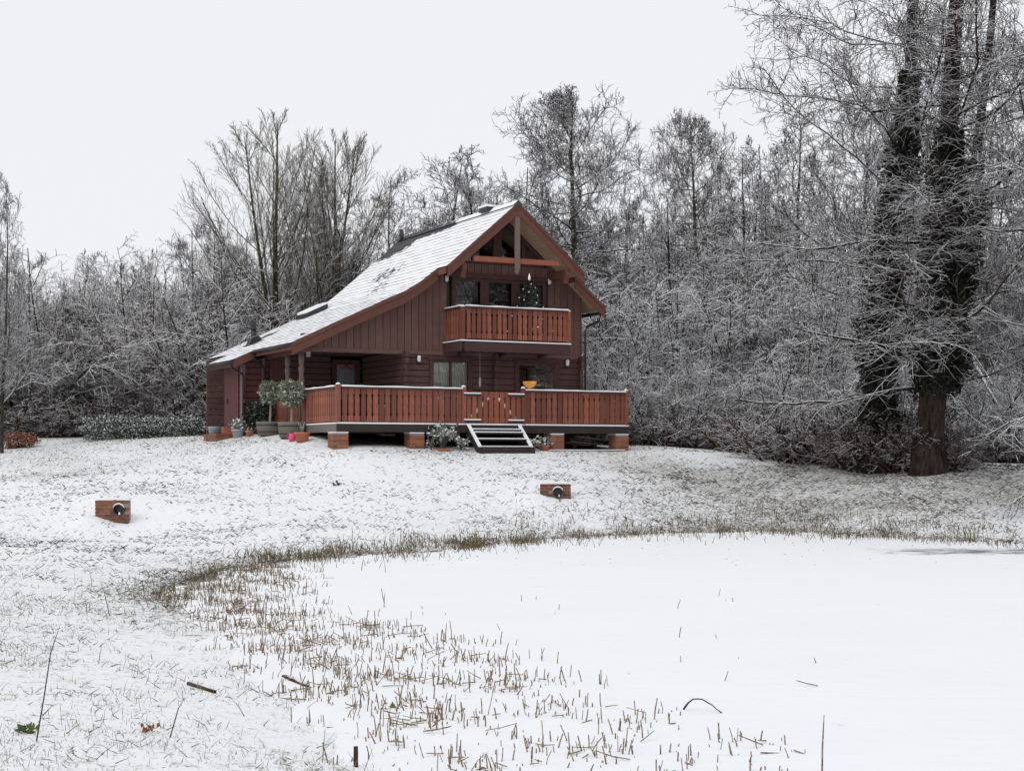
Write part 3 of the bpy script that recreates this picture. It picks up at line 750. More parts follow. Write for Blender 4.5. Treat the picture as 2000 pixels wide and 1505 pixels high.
# brick piers with bricks laid singly
BRK = {}
def brick_mesh(l, w, h, mt='brick'):
    k = (round(l, 3), round(w, 3), round(h, 3), mt)
    if k not in BRK:
        me = MB().box(-l/2, l/2, -w/2, w/2, 0, h).mesh('brick', M[mt]); BRK[k] = me
    return BRK[k]
def put_brick(x, y, z, l, w, h, parent, rot=0, mt='brick'):
    o = bpy.data.objects.new('brick', brick_mesh(l, w, h, mt)); C.objects.link(o); o.parent = parent
    o.location = (x, y, z); o.rotation_euler = (random.uniform(-.01, .01), random.uniform(-.01, .01), rot+random.uniform(-.012, .012))
def pier(uc, vc, z0, z1):
    p = HB().box(uc-.205, uc+.205, vc-.205, vc+.205, z0, z1-.01).build('brick_pier', M['brickmortar'], chalet)
    z = z0; r = 0
    while z < z1-.05:
        for q in range(4):
            ang = q*math.pi/2
            for s, l in (((-.115, .19), (.10, .22)) if r % 2 == 0 else ((-.155, .11), (.07, .30))):
                x, y = s, -.165; ca, sa = math.cos(ang), math.sin(ang)
                put_brick(uc+x*ca-y*sa, vc+x*sa+y*ca, z+.006-HZ, l, .10, .062, p, ang)
        z += .073; r += 1
    HB().box(uc-.215, uc+.215, vc-.215, vc+.215, z1-.004, z1+.022).build('snow_layer', M['snow'], p)
for uc in (.055, 2.29, 6.69, 8.86): pier(uc, .14, .0, .625)
for uc in (2.29, 6.69): pier(uc, 2.2, .0, .60)
HB().box(.2, 9.05, 2.95, 3.05, -.1, .84).build('foundation_wall', M['beam'], chalet)  # brick wall in near-black beam tone: under-deck shade put into its colour
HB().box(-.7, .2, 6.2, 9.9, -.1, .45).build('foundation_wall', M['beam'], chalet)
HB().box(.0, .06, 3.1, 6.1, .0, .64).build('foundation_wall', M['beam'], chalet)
HB().box(.3, 8.9, -.16, -.08, .06, .155).build('edging_sleeper', M['beam'], chalet); HB().box(.3, 8.9, -.165, -.075, .157, .185).build('snow_layer', M['snow'], chalet)

# ------------------------------------------------------------------ steps (thing)
def hthing(name, u, v, z, label, cat, group=None):
    x, y = H2W(u, v); return empty(name, (x, y, z), RZ, label, cat, group)
steps = hthing('wooden_steps', 4.66, 0, EYE+.1, 'open wooden steps with snowy edges leading up to the deck gate', 'steps')
SW = .80
def stp(b): b.v = [(x, y, z-.1) for x, y, z in b.v]; return b
for s in (-1, 1):
    x0, x1 = s*SW-.045, s*SW+.045
    stp(MB().prism_u([(-.06, .60), (-.06, .84), (-.76, .27), (-.84, .17), (-.70, .08)], x0, x1)).build('stringer', M['beam'], steps)
    stp(MB().prism_u([(-.062, .842), (-.062, .885), (-.79, .285), (-.79, .245)], x0-.004, x1+.004)).build('snow_layer', M['snow'], steps)
for v, z in ((-.16, .74), (-.28, .655), (-.48, .47), (-.72, .25)):
    tr_ = stp(MB().box(-SW+.05, SW-.05, v-.12, v+.06, z-.04, z)).build('tread', M['beam'], steps)
    stp(MB().box(-SW+.05, SW-.05, v-.125, v+.05, z+.002, z+.032)).build('snow_layer', M['snow'], tr_)
stp(MB().box(-SW-.05, SW+.05, -.93, -.83, .03, .20)).build('bottom_board', M['beam'], steps)

# ------------------------------------------------------------------ foliage helpers
def leaf_quads(Pts, size, aspect=.5, rg=rng, up=0.0, outward=None):
    """(n,3) points -> rhombic leaves, random facing"""
    n = len(Pts); d = rg.normal(size=(n, 3)); d[:, 2] += up
    if outward is not None: d += outward*1.2
    d /= np.linalg.norm(d, axis=1, keepdims=True)
    r = rg.normal(size=(n, 3)); s = np.cross(d, r); s /= np.linalg.norm(s, axis=1, keepdims=True)
    sz = (size*(.6+.8*rg.random(n)))[:, None]
    nn = np.cross(d, s)
    V = np.stack([Pts, Pts+d*sz*.5+s*sz*aspect*.5+nn*sz*.08, Pts+d*sz, Pts+d*sz*.5-s*sz*aspect*.5+nn*sz*.08], 1).reshape(-1, 3)
    Fq = np.arange(4*n).reshape(n, 4); return V, Fq
def ball_points(n, r, c, rg=rng, hollow=.45, squash=1.0, bumps=.18):
    d = rg.normal(size=(n, 3)); d /= np.linalg.norm(d, axis=1, keepdims=True)
    b = 1+bumps*np.sin(d[:, 0]*7+c[0]*3)*np.sin(d[:, 1]*6+1)+bumps*.7*np.sin(d[:, 2]*9+2)
    q = (hollow+(1-hollow)*rg.random(n)**.5)*r*b
    P = d*q[:, None]; P[:, 2] *= squash; return P+np.array(c), d
M['olive_leaf'] = leaf('frosted_olive_leaf', (.10, .12, .065), (.22, .24, .15), (.35, .8))
M['dark_leaf'] = leaf('dark_evergreen_leaf', (.012, .022, .012), (.04, .055, .03), (.75, .98))
M['hedge_leaf'] = leaf('hedge_leaf', (.022, .034, .022), (.065, .08, .055), (.15, .7))
M['ivy_leaf'] = leaf('ivy_leaf', (.006, .009, .005), (.022, .026, .014), (.90, 1.0))
M['frost_leaf'] = leaf('snowy_leaf', (.10, .12, .09), (.25, .27, .22), (.15, .6))
M['conifer'] = leaf('conifer_needle', (.010, .022, .012), (.03, .05, .028), (.7, .95))
M['stem'] = plain('pale_stem', (.30, .25, .19), .9)
M['twig'] = bark('garden_twig', (.08, .06, .05), (.16, .12, .09), .3, .6)

# potted lollipop trees
def potted_tree(u, v, s, label, rpot, hpot, rcrown, hstem, seed):
    x, y = H2W(u, v); z = gz(x, y)-.02
    t = empty('potted_tree', (x, y, z), .3*seed, label, 'potted tree', 'clipped trees in half barrels')
    pot = MB().lathe([(rpot*.84, 0), (rpot*.93, hpot*.4), (rpot, hpot), (rpot*.9, hpot), (rpot*.88, hpot*.9), (.01, hpot*.9)], k=22).build('barrel_planter', M['greywood'], t, smooth=True)
    for zz in (.22, .72): MB().lathe([(rpot*(.845+.15*zz)+.012, hpot*zz), (rpot*(.845+.15*zz)+.016, hpot*zz+.04), (rpot*(.845+.15*zz)+.004, hpot*zz+.042)], k=22).build('hoop', M['black'], pot)
    MB().lathe([(rpot*.88, hpot*.905), (rpot*.5, hpot*.94), (.01, hpot*.95)], k=16).build('soil', M['soil'], pot)
    top = hpot*.9+hstem
    MB().tube([(0, 0, hpot*.85), (.015*seed, .01, hpot+hstem*.4), (.03, 0, top), (.02, .02, top+rcrown*.8)], [.038, .032, .03, .015], 8).build('trunk', M['stem'], t, smooth=True)
    rg = np.random.default_rng(seed)
    P, d = ball_points(2600, rcrown, (.02, 0, top+rcrown*.8), rg, .35, 1.02, .14)
    V, Fq = leaf_quads(P, .085, .38, rg, .1, d)
    link('crown', np_mesh('crown', V, Fq, False, M['olive_leaf']), None, t)
potted_tree(-.58, 4.05, 1, 'frosted clipped ball tree in a half barrel beside the dark leafy shrub', .40, .40, .30, .66, 2)
potted_tree(-.40, 2.65, 1, 'larger frosted ball tree in a half barrel beside the orange pot', .39, .44, .355, .58, 5)

def pot_only(name, u, v, prof, mat, label, cat, leaves=None, group=None, twig=False, k=14, dz=0.0):
    x, y = H2W(u, v); z = gz(x, y)-.015+dz
    t = empty(name, (x, y, z), .2, label, cat, group)
    MB().lathe(prof, k=k).build('pot', M[mat], t, smooth=True)
    h = max(p[1] for p in prof); r = prof[-1][0]
    if leaves:
        n, rr, size, m_, hh = leaves; rg = np.random.default_rng(int(abs(u*100)+v*10)+3)
        P, d = ball_points(n, rr, (0, 0, h+hh), rg, .1, .85, .3); P = P[P[:, 2] > h*.6]
        V, Fq = leaf_quads(P, size, .55, rg, .3); link('foliage', np_mesh('foliage', V, Fq, False, M[m_]), None, t)
        MB().tube([(0, 0, h*.6), (.02, 0, h+hh)], .012, 5).build('stem', M['twig'], t)
    if twig:
        b = MB()
        for q in range(7):
            a = q*.95; b.tube([(0, 0, h*.7), (.05*math.cos(a), .05*math.sin(a), h+.12), (.13*math.cos(a), .13*math.sin(a), h+.28+.05*math.sin(q*3))], [.012, .01, .006], 4)
        b.build('twigs', M['frost_leaf'], t)
    return t
tp = lambda r, h: [(r*.68, 0), (r*.86, h*.78), (r, h*.79), (r, h), (r*.88, h), (r*.84, h*.88), (.01, h*.88)]
pot_only('flower_pot', -.47, 1.55, tp(.23, .27), 'terracotta', 'wide orange terracotta pot with bare twigs beside the deck corner', 'flower pot', twig=True, k=20)
pot_only('flower_pot', -.92, 4.9, tp(.13, .18), 'terracotta', 'small terracotta pot between grey pot and half barrel', 'flower pot', (60, .12, .07, 'frost_leaf', .03))
pot_only('flower_pot', -1.12, 5.4, tp(.19, .26), 'zinc', 'grey pot with a snowy leafy plant by the store corner', 'flower pot', (140, .24, .10, 'frost_leaf', .13))
sh = pot_only('flower_pot', -.42, 5.45, tp(.2, .22), 'beam', 'dark glossy leafy shrub against the store wall', 'shrub', (900, .52, .12, 'dark_leaf', .38))
pk = hthing('watering_can', -.62, 1.95, EYE+.0, 'small pink watering can beside the orange pot', 'watering can')
x, y = H2W(-.62, 1.95); pk.location = (x, y, gz(x, y))
MB().lathe([(.09, 0), (.10, .1), (.085, .2), (.05, .22), (.045, .2)], k=14).build('body', M['pink'], pk, smooth=True)
MB().tube([(.08, 0, .06), (.16, 0, .14), (.2, 0, .24)], [.018, .014, .02], 6).build('spout', M['pink'], pk); MB().tube([(-.08, 0, .06), (-.15, 0, .12), (-.12, 0, .22), (-.05, 0, .22)], .01, 5).build('handle', M['pink'], pk)
bl = hthing('brick_step', -1.25, 6.55, 0, 'low brick step at the store door', 'step'); bl.location.z = gz(bl.location.x, bl.location.y)-.05
MB().box(-.30, .28, -.5, .75, 0, .20).build('mortar_core', M['brickmortar'], bl)
for r in range(3):
    for i in range(6): put_brick(-.31, -.4+i*.22, .005+r*.07, .215, .09, .06, bl, math.pi/2)
    for i in range(3): put_brick(-.22+i*.20, -.51, .005+r*.07, .19, .09, .06, bl)
bk = hthing('bucket', -1.36, 6.95, 0, 'grey metal tub on the brick step by the store', 'tub'); bk.location.z = bl.location.z+.20
MB().lathe([(.16, 0), (.21, .2), (.222, .21), (.222, .235), (.205, .235), (.19, .06), (.01, .05)], k=18).build('tub_body', M['zinc'], bk, smooth=True)
MB().tube([(-.23, 0, .2), (-.27, 0, .15), (-.22, 0, .12)], .01, 5).build('handle', M['zinc'], bk)
bx = hthing('wooden_box', -1.15, 6.2, 0, 'small brown wooden planter box on the brick step', 'planter box'); bx.location.z = bl.location.z+.20
MB().box(-.19, .19, -.10, .10, 0, .03).box(-.2, .2, -.12, -.10, 0, .22).box(-.2, .2, .10, .12, 0, .22).build('side_boards', M['collar'], bx)
MB().box(-.2, -.18, -.099, .099, .031, .215).box(.18, .2, -.099, .099, .031, .215).build('end_boards', M['collar'], bx); MB().box(-.178, .178, -.098, .098, .035, .18).build('soil', M['soil'], bx)

# plants in front of the deck
urn = hthing('urn_planter', 2.98, -.22, 0, 'dark fluted iron urn of snowy leaves in front of the deck', 'urn planter'); urn.location.z = gz(urn.location.x, urn.location.y)-.01
MB().box(-.17, .17, -.17, .17, 0, .06).build('plinth', M['terracotta'], urn)
MB().lathe([(.13, .06), (.10, .11), (.09, .15), (.15, .22), (.20, .32), (.23, .38), (.27, .40), (.26, .42), (.2, .40), (.01, .39)], k=20).build('bowl', M['black'], urn, smooth=True)
for q in range(16):
    a = q*math.tau/16; MB().lathe([(.02, .40), (.032, .415), (.02, .435)], .25*math.cos(a), .25*math.sin(a), 6).build('rim_bead', M['snow'], urn)
rg = np.random.default_rng(5); P, d = ball_points(420, .40, (0, 0, .44), rg, .2, .62, .25); P = P[P[:, 2] > .36]; P[:, 0] *= 1.0
V_, F_ = leaf_quads(P, .13, .5, rg, .4, d[:len(P)]); link('foliage', np_mesh('foliage', V_, F_, False, M['frost_leaf']), None, urn)
def ground_plant(u, v, n, r, h, label, name='snowy_plant', mat='frost_leaf', size=.10, pot=None):
    x, y = H2W(u, v); t = empty(name, (x, y, gz(x, y)-.01), 0, label, 'plant')
    rg = np.random.default_rng(int(u*77)); b = MB(); Ps = []
    for q in range(9):
        a = q*.7+rg.random(); l = h*(.6+.5*rg.random()); e = (r*math.cos(a)*.8, r*math.sin(a)*.8, l)
        b.tube([(0, 0, 0), (e[0]*.35, e[1]*.35, l*.65), e], [.012, .009, .005], 4)
        for _ in range(n//9): 
            k = .35+.65*rg.random(); Ps.append((e[0]*k+rg.normal()*.04, e[1]*k+rg.normal()*.04, l*k+rg.normal()*.04))
    b.build('stem', M['twig'], t)
    V, Fq = leaf_quads(np.array(Ps), size, .5, rg, .3); link('foliage', np_mesh('foliage', V, Fq, False, M[mat]), None, t)
    if pot: MB().lathe(tp(*pot), k=12).build('pot', M['terracotta'], t, smooth=True)
ground_plant(3.55, -.24, 90, .26, .34, 'small snowy leafy plant between the urn and the steps')
ground_plant(5.78, -.26, 120, .28, .42, 'snowy drooping plant standing beside the foot of the steps')
ground_plant(6.18, -.22, 110, .26, .40, 'snowy plant in a low terracotta pot before the brick pier', pot=(.17, .16))
ground_plant(2.66, -.20, 60, .14, .36, 'spindly snowy plant between brick pier and iron urn', size=.06)
# timber under the deck
tst = hthing('timber_stack', 7.9, .75, 0, 'leftover snowy planks stacked under the deck corner', 'timber'); tst.location.z = gz(*H2W(7.9, .75))
for i, (v, z, w, rot) in enumerate(((0, .10, .9, .0), (-.15, .14, 1.0, .12), (.1, .22, .8, -.1), (-.25, .27, 1.15, .2))):
    o = MB().box(-w/2, w/2, -.11, .11, 0, .035).build('plank', M['greywood'], tst, (0.1*i-.1, v, z)); o.rotation_euler = (0, .09, rot)
for s in (-.35, .35): MB().box(s-.05, s+.05, -.3, .3, 0, .10).build('bearer', M['beam'], tst)

# spiky plant on the deck, christmas tree on the balcony
sp = hthing('spiky_plant', 2.55, 3.1, EYE+DECK+.022, 'spiky leaved pot plant behind the deck railing in the porch', 'pot plant')
MB().lathe(tp(.2, .6), k=14).build('pot', M['greywood'], sp, smooth=True)
b = MB()
for q in range(22):
    a = q*2.4; l = .42+.12*math.sin(q*5); ex, ey = math.cos(a)*l*.55, math.sin(a)*l*.55
    w = .018; sx, sy = -math.sin(a)*w, math.cos(a)*w
    b.add([(sx, sy, .52), (-sx, -sy, .52), (ex*.6-sx, ey*.6-sy, .52+l*.8), (ex*.6+sx, ey*.6+sy, .52+l*.8), (ex*1.1, ey*1.1, .52+l*.9)], [(0, 1, 2, 3), (3, 2, 4)])
b.build('leaves', leaf('yucca_leaf', (.06, .09, .04), (.14, .17, .08)), sp)
xt = hthing('christmas_tree', 7.0, 2.28, EYE+3.37, 'small dark christmas tree with pale lights on the balcony', 'christmas tree')
MB().lathe(tp(.18, .25), k=12).build('pot', M['beam'], xt, smooth=True)
MB().tube([(0, 0, .2), (0, 0, 1.95)], [.03, .008], 6).build('trunk', M['twig'], xt)
rg = np.random.default_rng(9); pts = []; bts = MB()
for q in range(95):
    z = .35+1.5*(q/95)**1.0; a = q*2.4; L = (.78*(1-(z-.3)/1.75)+.05)*(.75+.4*rg.random())
    e = Vector((math.cos(a)*L, math.sin(a)*L, z-.12*L+.05)); bts.tube([(0, 0, z), e], [.008, .003], 3)
    for _ in range(34):
        k = .15+.85*rg.random(); pts.append((e.x*k+rg.normal()*.03, e.y*k+rg.normal()*.03, z+(e.z-z)*k+rg.normal()*.02))
bts.build('branches', M['twig'], xt)
V_, F_ = leaf_quads(np.array(pts), .075, .22, rg, .2); link('needles', np_mesh('needles', V_, F_, False, M['conifer']), None, xt)
bulb = MB().lathe([(.005, -.02), (.014, -.01), (.014, .006), (.006, .02)], k=6).mesh('bulb', M['fairy'], True)
for q in range(34):
    z = .4+1.45*((q+.5)/34)**1.15; a = q*2.6+.5; L = (.78*(1-(z-.3)/1.75)+.05)*.95
    link('bulb', bulb, None, xt, (math.cos(a)*L, math.sin(a)*L, z-.1*L))
MB().lathe([(.01, 1.93), (.04, 1.98), (.035, 2.05), (.01, 2.14)], k=8).build('tree_topper', M['fairy'], xt, smooth=True)

# things seen through the ground floor windows
for s, lab in ((-1, 'pale green curtain hanging left in the deck window'), (1, 'pale green curtain hanging right in the deck window')):
    c_ = hthing('curtain', 4.625, VW+.12, EYE+1.05, 'pale green curtain drawn across the lower window by the porch', 'curtain', 'curtains in the deck window')
    n = 60; vs = []; 
    for i in range(n+1):
        x = (.004+.62*i/n)*s; y = .03*math.sin(i*.95)+.012*math.sin(i*2.3)
        vs += [(x, y, 0), (x, y*.6, 1.8)]
    fs = [(2*i, 2*i+2, 2*i+3, 2*i+1) for i in range(n)]
    MB().add(vs, fs).build('cloth', M['curtain'], c_, smooth=True)
tb = hthing('side_table', 7.55, VW+.50, EYE+DECK+.03, 'dark table standing inside the right ground floor window', 'table')
MB().lathe([(.28, .86), (.30, .88), (.30, .90)], k=18).build('table_top', M['beam'], tb)
for q in range(4):
    a = q*math.pi/2+.7; MB().tube([(.2*math.cos(a), .2*math.sin(a), 0), (.2*math.cos(a), .2*math.sin(a), .86)], .02, 5).build('leg', M['beam'], tb)
lp = hthing('table_lamp', 7.55, VW+.50, EYE+DECK+.03+.902, 'glowing amber bowl lamp behind the right ground floor window', 'lamp')
MB().lathe([(.09, 0), (.08, .03), (.03, .05), (.03, .28)], k=14).build('lamp_base', M['beam'], lp, smooth=True)
MB().lathe([(.03, .285), (.12, .33), (.20, .42), (.22, .50), (.215, .50), (.11, .34), (.01, .30)], k=18).build('lamp_shade', M['amber'], lp, smooth=True)
ld = bpy.data.lights.new('bulb_light', 'POINT'); ld.energy = 6; ld.color = (1, .62, .28); ld.shadow_soft_size = .08
lo = bpy.data.objects.new('bulb_light', ld); C.objects.link(lo); lo.parent = lp; lo.location = (0, 0, .60)
fp = hthing('framed_picture', 8.35, 5.585, EYE+2.05, 'dark framed picture on the room wall behind the amber lamp', 'picture')
MB().box(-.3, .3, -.02, 0, 0, .05).box(-.3, .3, -.02, 0, .75, .8).box(-.3, -.25, -.02, 0, .05, .75).box(.25, .3, -.02, 0, .05, .75).build('picture_frame', M['beam'], fp)
MB().box(-.25, .25, -.012, -.002, .05, .75).build('picture_canvas', plain('picture_paint', (.22, .22, .2), .8, .6, 5), fp)
gd = hthing('door_garland', 2.52, 5.985, EYE+2.68, 'red ribbon garland across the top of the porch door glass', 'garland')
MB().tube([(-.26, -.03, .08), (-.14, -.03, .04), (0, -.03, .09), (.14, -.03, .03), (.26, -.03, .08)], [.02, .03, .035, .03, .02], 6).build('ribbon', M['red'], gd)
bcl = hthing('bird_feeder', 5.28, 2.15, EYE+2.05, 'thin string with small pale feeder hanging below the balcony', 'bird feeder')
MB().tube([(0, 0, .28), (0, 0, 1.04)], .006, 4).build('string', M['zinc'], bcl); MB().lathe([(.02, 0), (.035, .03), (.035, .24), (.01, .29)], k=8).build('feeder_tube', M['zinc'], bcl, smooth=True)

# ------------------------------------------------------------------ brick headwalls on the bank
def headwall(px, Y, zb, w, h, pipe_dx, label, rot, slope):
    x = at(px, Y); t = empty('brick_headwall', (x, Y, zb), rot, label, 'headwall', 'brick pipe outlets on the bank')
    MB().box(-w/2+.015, w/2-.015, .012, .22, -.3, h-.01).build('mortar_core', M['brickmortar'], t)
    rows = int((h+.3)/.073)
    for r in range(rows):
        z = -.3+r*.073+(h+.3-rows*.073); off = .112 if r % 2 else 0; xx = -w/2
        while xx < w/2-.02:
            l = .215 if not (xx == -w/2 and off) else .10
            l = min(l, w/2-xx)
            cx_ = xx+l/2
            if not (abs(cx_-pipe_dx) < .10 and .05 < z+.03-h*.45+.12 < .24): put_brick(cx_, .05+random.uniform(-.006, .006), z, l-.012, .10, .061, t, 0, 'old_brick')
            xx += l
    MB().box(-w/2-.005, w/2+.005, .0, .235, h+.003, h+.045).build('snow_layer', M['snow'], t)
    rg = .115
    pz = h*.45
    p = MB()
    k = 18; pts = []
    for ring, (r, y) in enumerate(((rg, -.10), (rg, .0), (rg*.80, .0), (rg*.80, -.10))):
        pts += [(pipe_dx+r*math.cos(2*math.pi*j/k), y, pz+r*math.sin(2*math.pi*j/k)) for j in range(k)]
    fs = []
    for ring in range(4):
        a = ring*k; b_ = ((ring+1) % 4)*k
        fs += [(a+j, a+(j+1) % k, b_+(j+1) % k, b_+j) for j in range(k)]
    p.add(pts, fs); p.build('pipe', M['gutter'], t)
    MB().add([(pipe_dx+rg*.8*math.cos(2*math.pi*j/k), -.005, pz+rg*.8*math.sin(2*math.pi*j/k)) for j in range(k)], [list(range(k))]).build('pipe_mouth', M['gutter'], t)
    arc = [(pipe_dx+(rg+.012)*math.cos(a), -.07, pz+(rg+.012)*math.sin(a)) for a in np.linspace(.35, math.pi-.35, 9)]
    MB().tube(arc, [.006, .012, .016, .018, .018, .018, .016, .012, .006], 6).build('snow_layer', M['snow'], t)
    MB().tube([(pipe_dx+.03, -.115, pz-.10), (pipe_dx+.03, -.105, pz-.05)], [.022, .012], 6).build('icicle', M['snow'], t)
headwall(1085, 36.0, .70, .72, .36, .05, 'brick headwall with round black pipe on the bank below the deck', .02, 0)
headwall(218, 33.0, .40, .72, .37, .17, 'weathered brick headwall with snow draped pipe on the bank near the hedge', -.05, 0)

# ------------------------------------------------------------------ trees: vectorised branch growth
def unit(a): return a/np.maximum(np.linalg.norm(a, axis=-1, keepdims=True), 1e-9)
def grow(S, D, L, n, wig, up, rg):
    P = [S]; d = unit(D); st = (L/(n-1))[:, None]
    up = np.broadcast_to(np.asarray(up, float), (len(S),))
    for i in range(n-1):
        d = d+rg.normal(size=d.shape)*wig; d[:, 2] += up; d = unit(d); P.append(P[-1]+d*st)
    return np.stack(P, 1)
def kids(P, R, L, m, t0, t1, a0, a1, ratio, end, rg, rr=.55, flat=0.0, shape=None, jit=.6):
    """m children along each parent; length falls to `end` towards the parent's tip"""
    Nn, n, _ = P.shape
    t = t0+(t1-t0)*((np.arange(m)[None, :]+rg.random((Nn, m)))/m)
    x = t*(n-1); i = np.minimum(x.astype(int), n-2); f = (x-i)[..., None]; ii = np.arange(Nn)[:, None]
    S = P[ii, i]*(1-f)+P[ii, i+1]*f; T = unit(P[ii, i+1]-P[ii, i])
    Rp = R[ii, i]*(1-f[..., 0])+R[ii, i+1]*f[..., 0]
    r = rg.normal(size=S.shape); r[..., 2] *= (1-flat)
    pr = unit(r-(r*T).sum(-1, keepdims=True)*T)
    a = np.radians(a0+(a1-a0)*rg.random((Nn, m)))[..., None]
    D = T*np.cos(a)+pr*np.sin(a)
    u = (t-t0)/(t1-t0)
    Lc = L[:, None]*ratio*((1-(1-end)*u) if shape is None else np.interp(u, *shape))*(1-jit*.5+jit*rg.random((Nn, m)))
    return S.reshape(-1, 3), D.reshape(-1, 3), Lc.ravel(), (Rp*rr).ravel()
def radii(r0, n, tip=.35): return r0[:, None]*(1-(1-tip)*np.linspace(0, 1, n)[None, :])
def tubes(P, R, k):
    Nn, n, _ = P.shape
    T = np.empty_like(P); T[:, 1:-1] = P[:, 2:]-P[:, :-2]; T[:, 0] = P[:, 1]-P[:, 0]; T[:, -1] = P[:, -1]-P[:, -2]; T = unit(T)
    mean = unit(P[:, -1]-P[:, 0]); ref = np.where(np.abs(mean[:, 2:3]) > .92, np.array([[1., .2, 0]]), np.array([[0, 0, 1.]]))[:, None, :]
    s = unit(np.cross(T, ref)); b = np.cross(s, T)
    a = np.arange(k)*2*np.pi/k+np.pi/2
    V = P[:, :, None, :]+R[:, :, None, None]*(np.cos(a)[None, None, :, None]*s[:, :, None, :]+np.sin(a)[None, None, :, None]*b[:, :, None, :])
    base = np.arange(Nn*n*k).reshape(Nn, n, k)
    q = np.stack([base[:, :-1, :], np.roll(base, -1, 2)[:, :-1, :], np.roll(base, -1, 2)[:, 1:, :], base[:, 1:, :]], -1)
    return V.reshape(-1, 3), q.reshape(-1, 4)
def merge(parts):
    Vs = []; Fs = []; o = 0
    for V, Fq in parts: Vs.append(V); Fs.append(Fq+o); o += len(V)
    return np.concatenate(Vs), np.concatenate(Fs)

def grow_tree(levels, S, D, L, r, rg, trunk_levels=2):
    """levels[0] shapes the stems given by S, D, L, r; each next level grows on the one before"""
    lo, hi = [], []
    lv = levels[0]; P = grow(S, D, L, lv['n'], lv['wig'], lv.get('up', 0), rg); R = radii(r, lv['n'], lv.get('tip', .3)); R[:, 0] *= lv.get('flare', 1); Lp = L
    lo.append(tubes(P, R, lv.get('k', 7))); stems = (P, R)
    pool = []
    for j, lv in enumerate(levels[1:], 1):
        S, D, L, r = kids(P, R, Lp, lv['m'], lv.get('t0', .15), lv.get('t1', 1), *lv['a'], lv['ratio'], lv.get('end', .5), rg, lv.get('rr', .5), lv.get('flat', 0), lv.get('shape'), lv.get('jit', .6))
        r = np.maximum(r, lv.get('rmin', .004)); L = np.minimum(L, lv.get('lmax', 99))
        P = grow(S, D, L, lv['n'], lv['wig'], lv.get('up', 0), rg); R = radii(r, lv['n'], lv.get('tip', .4)); Lp = L
        (lo if j < trunk_levels else hi).append(tubes(P, R, lv.get('k', 3)))
    return merge(lo), merge(hi), stems

M['bark_grey'] = bark('grey_bark', (.035, .03, .026), (.09, .08, .062), .12, .45, .5)
M['bark_olive'] = bark('olive_bark', (.045, .042, .028), (.12, .11, .075), .25, .75, .5)
M['bark_dark'] = bark('dark_bark', (.028, .023, .02), (.075, .06, .05), .2, .7, .5)
M['bark_brown'] = bark('brown_bark', (.045, .028, .022), (.13, .075, .055), .6, .95, .4)
M['twig_snow'] = bark('snowy_twig', (.036, .030, .026), (.10, .082, .068), .08, .42, .9)
M['twig_frost'] = bark('frosted_twig', (.04, .034, .03), (.11, .09, .078), -.15, .25, .8)
M['twig_warm'] = bark('warm_twig', (.06, .042, .034), (.16, .11, .085), .10, .45, .8)
M['twig_olive'] = bark('olive_twig', (.085, .076, .057), (.19, .165, .12), .20, .65, .6)
M['twig_dark'] = bark('dark_twig', (.028, .022, .02), (.08, .06, .052), .30, .70, .8)
M['far_twig'] = bark('far_twig', (.05, .044, .040), (.11, .095, .085), .25, .7, .8)
M['twig_brown'] = bark('brown_twig', (.032, .02, .016), (.085, .05, .04), .35, .8, .6)

class Proto:
    def __init__(s, name, levels, S, D, L, r, seed, bark_m, twig_m, tl=2):
        rg = np.random.default_rng(seed)
        S = np.asarray(S, float); D = np.asarray(D, float); L = np.asarray(L, float); r = np.asarray(r, float)
        lo, hi, s.stems = grow_tree(levels, S, D, L, r, rg, tl)
        s.trunk = np_mesh(name+'_trunk', *lo, True, M[bark_m]); s.crown = np_mesh(name+'_crown', *hi, True, M[twig_m])
        s.h = float(np.percentile(hi[0][:, 2], 99.7)); s.n = len(lo[1])+len(hi[1])
    def place(s, name, x, y, h, label, cat='tree', group=None, rot=0, wide=1.0, sink=.08, tilt=(0, 0)):
        k = h/s.h; t = empty(name, (x, y, gz(x, y)-sink), rot, label, cat, group); t.scale = (k*wide, k*wide, k)
        t.rotation_euler = (tilt[0], tilt[1], rot)
        link('trunk', s.trunk, None, t); link('crown', s.crown, None, t); return t

def ring(n, rad, lean, rg, hmin=.8):
    a = np.arange(n)*2*np.pi/n+rg.normal(size=n)*.4; q = rad*rg.random(n)
    S = np.stack([np.cos(a)*q, np.sin(a)*q, np.zeros(n)], -1)
    l = lean*(.35+.65*rg.random(n)); D = np.stack([np.cos(a)*l, np.sin(a)*l, np.ones(n)], -1)
    return S, D
rgA = np.random.default_rng(3)

# alder: straight leader, level spreading limbs, fine twig clusters
alder_lv = [dict(n=12, wig=.03, k=9, tip=.10, up=.02),
            dict(m=58, t0=.25, t1=.99, a=(58, 88), ratio=.205, shape=([0, .35, .6, .75, .9, 1], [.75, .8, 1.05, 1.0, .62, .25]), n=7, wig=.14, up=.035, k=4, rr=.40, rmin=.02),
            dict(m=13, t0=.18, a=(35, 70), ratio=.50, end=.45, n=5, wig=.18, up=.04, k=3, rr=.5, rmin=.016),
            dict(m=7, t0=.15, a=(30, 70), ratio=.55, end=.6, n=4, wig=.24, up=.03, k=3, rr=.65, rmin=.013, lmax=.8),
            dict(m=3, t0=.2, a=(30, 70), ratio=.6, end=.7, n=2, wig=.2, k=3, rr=.85, rmin=.011, tip=.5, lmax=.4)]
alder = Proto('alder', alder_lv, [[0, 0, 0]], [[.0, 0, 1]], [14], [.24], 21, 'bark_olive', 'twig_dark')
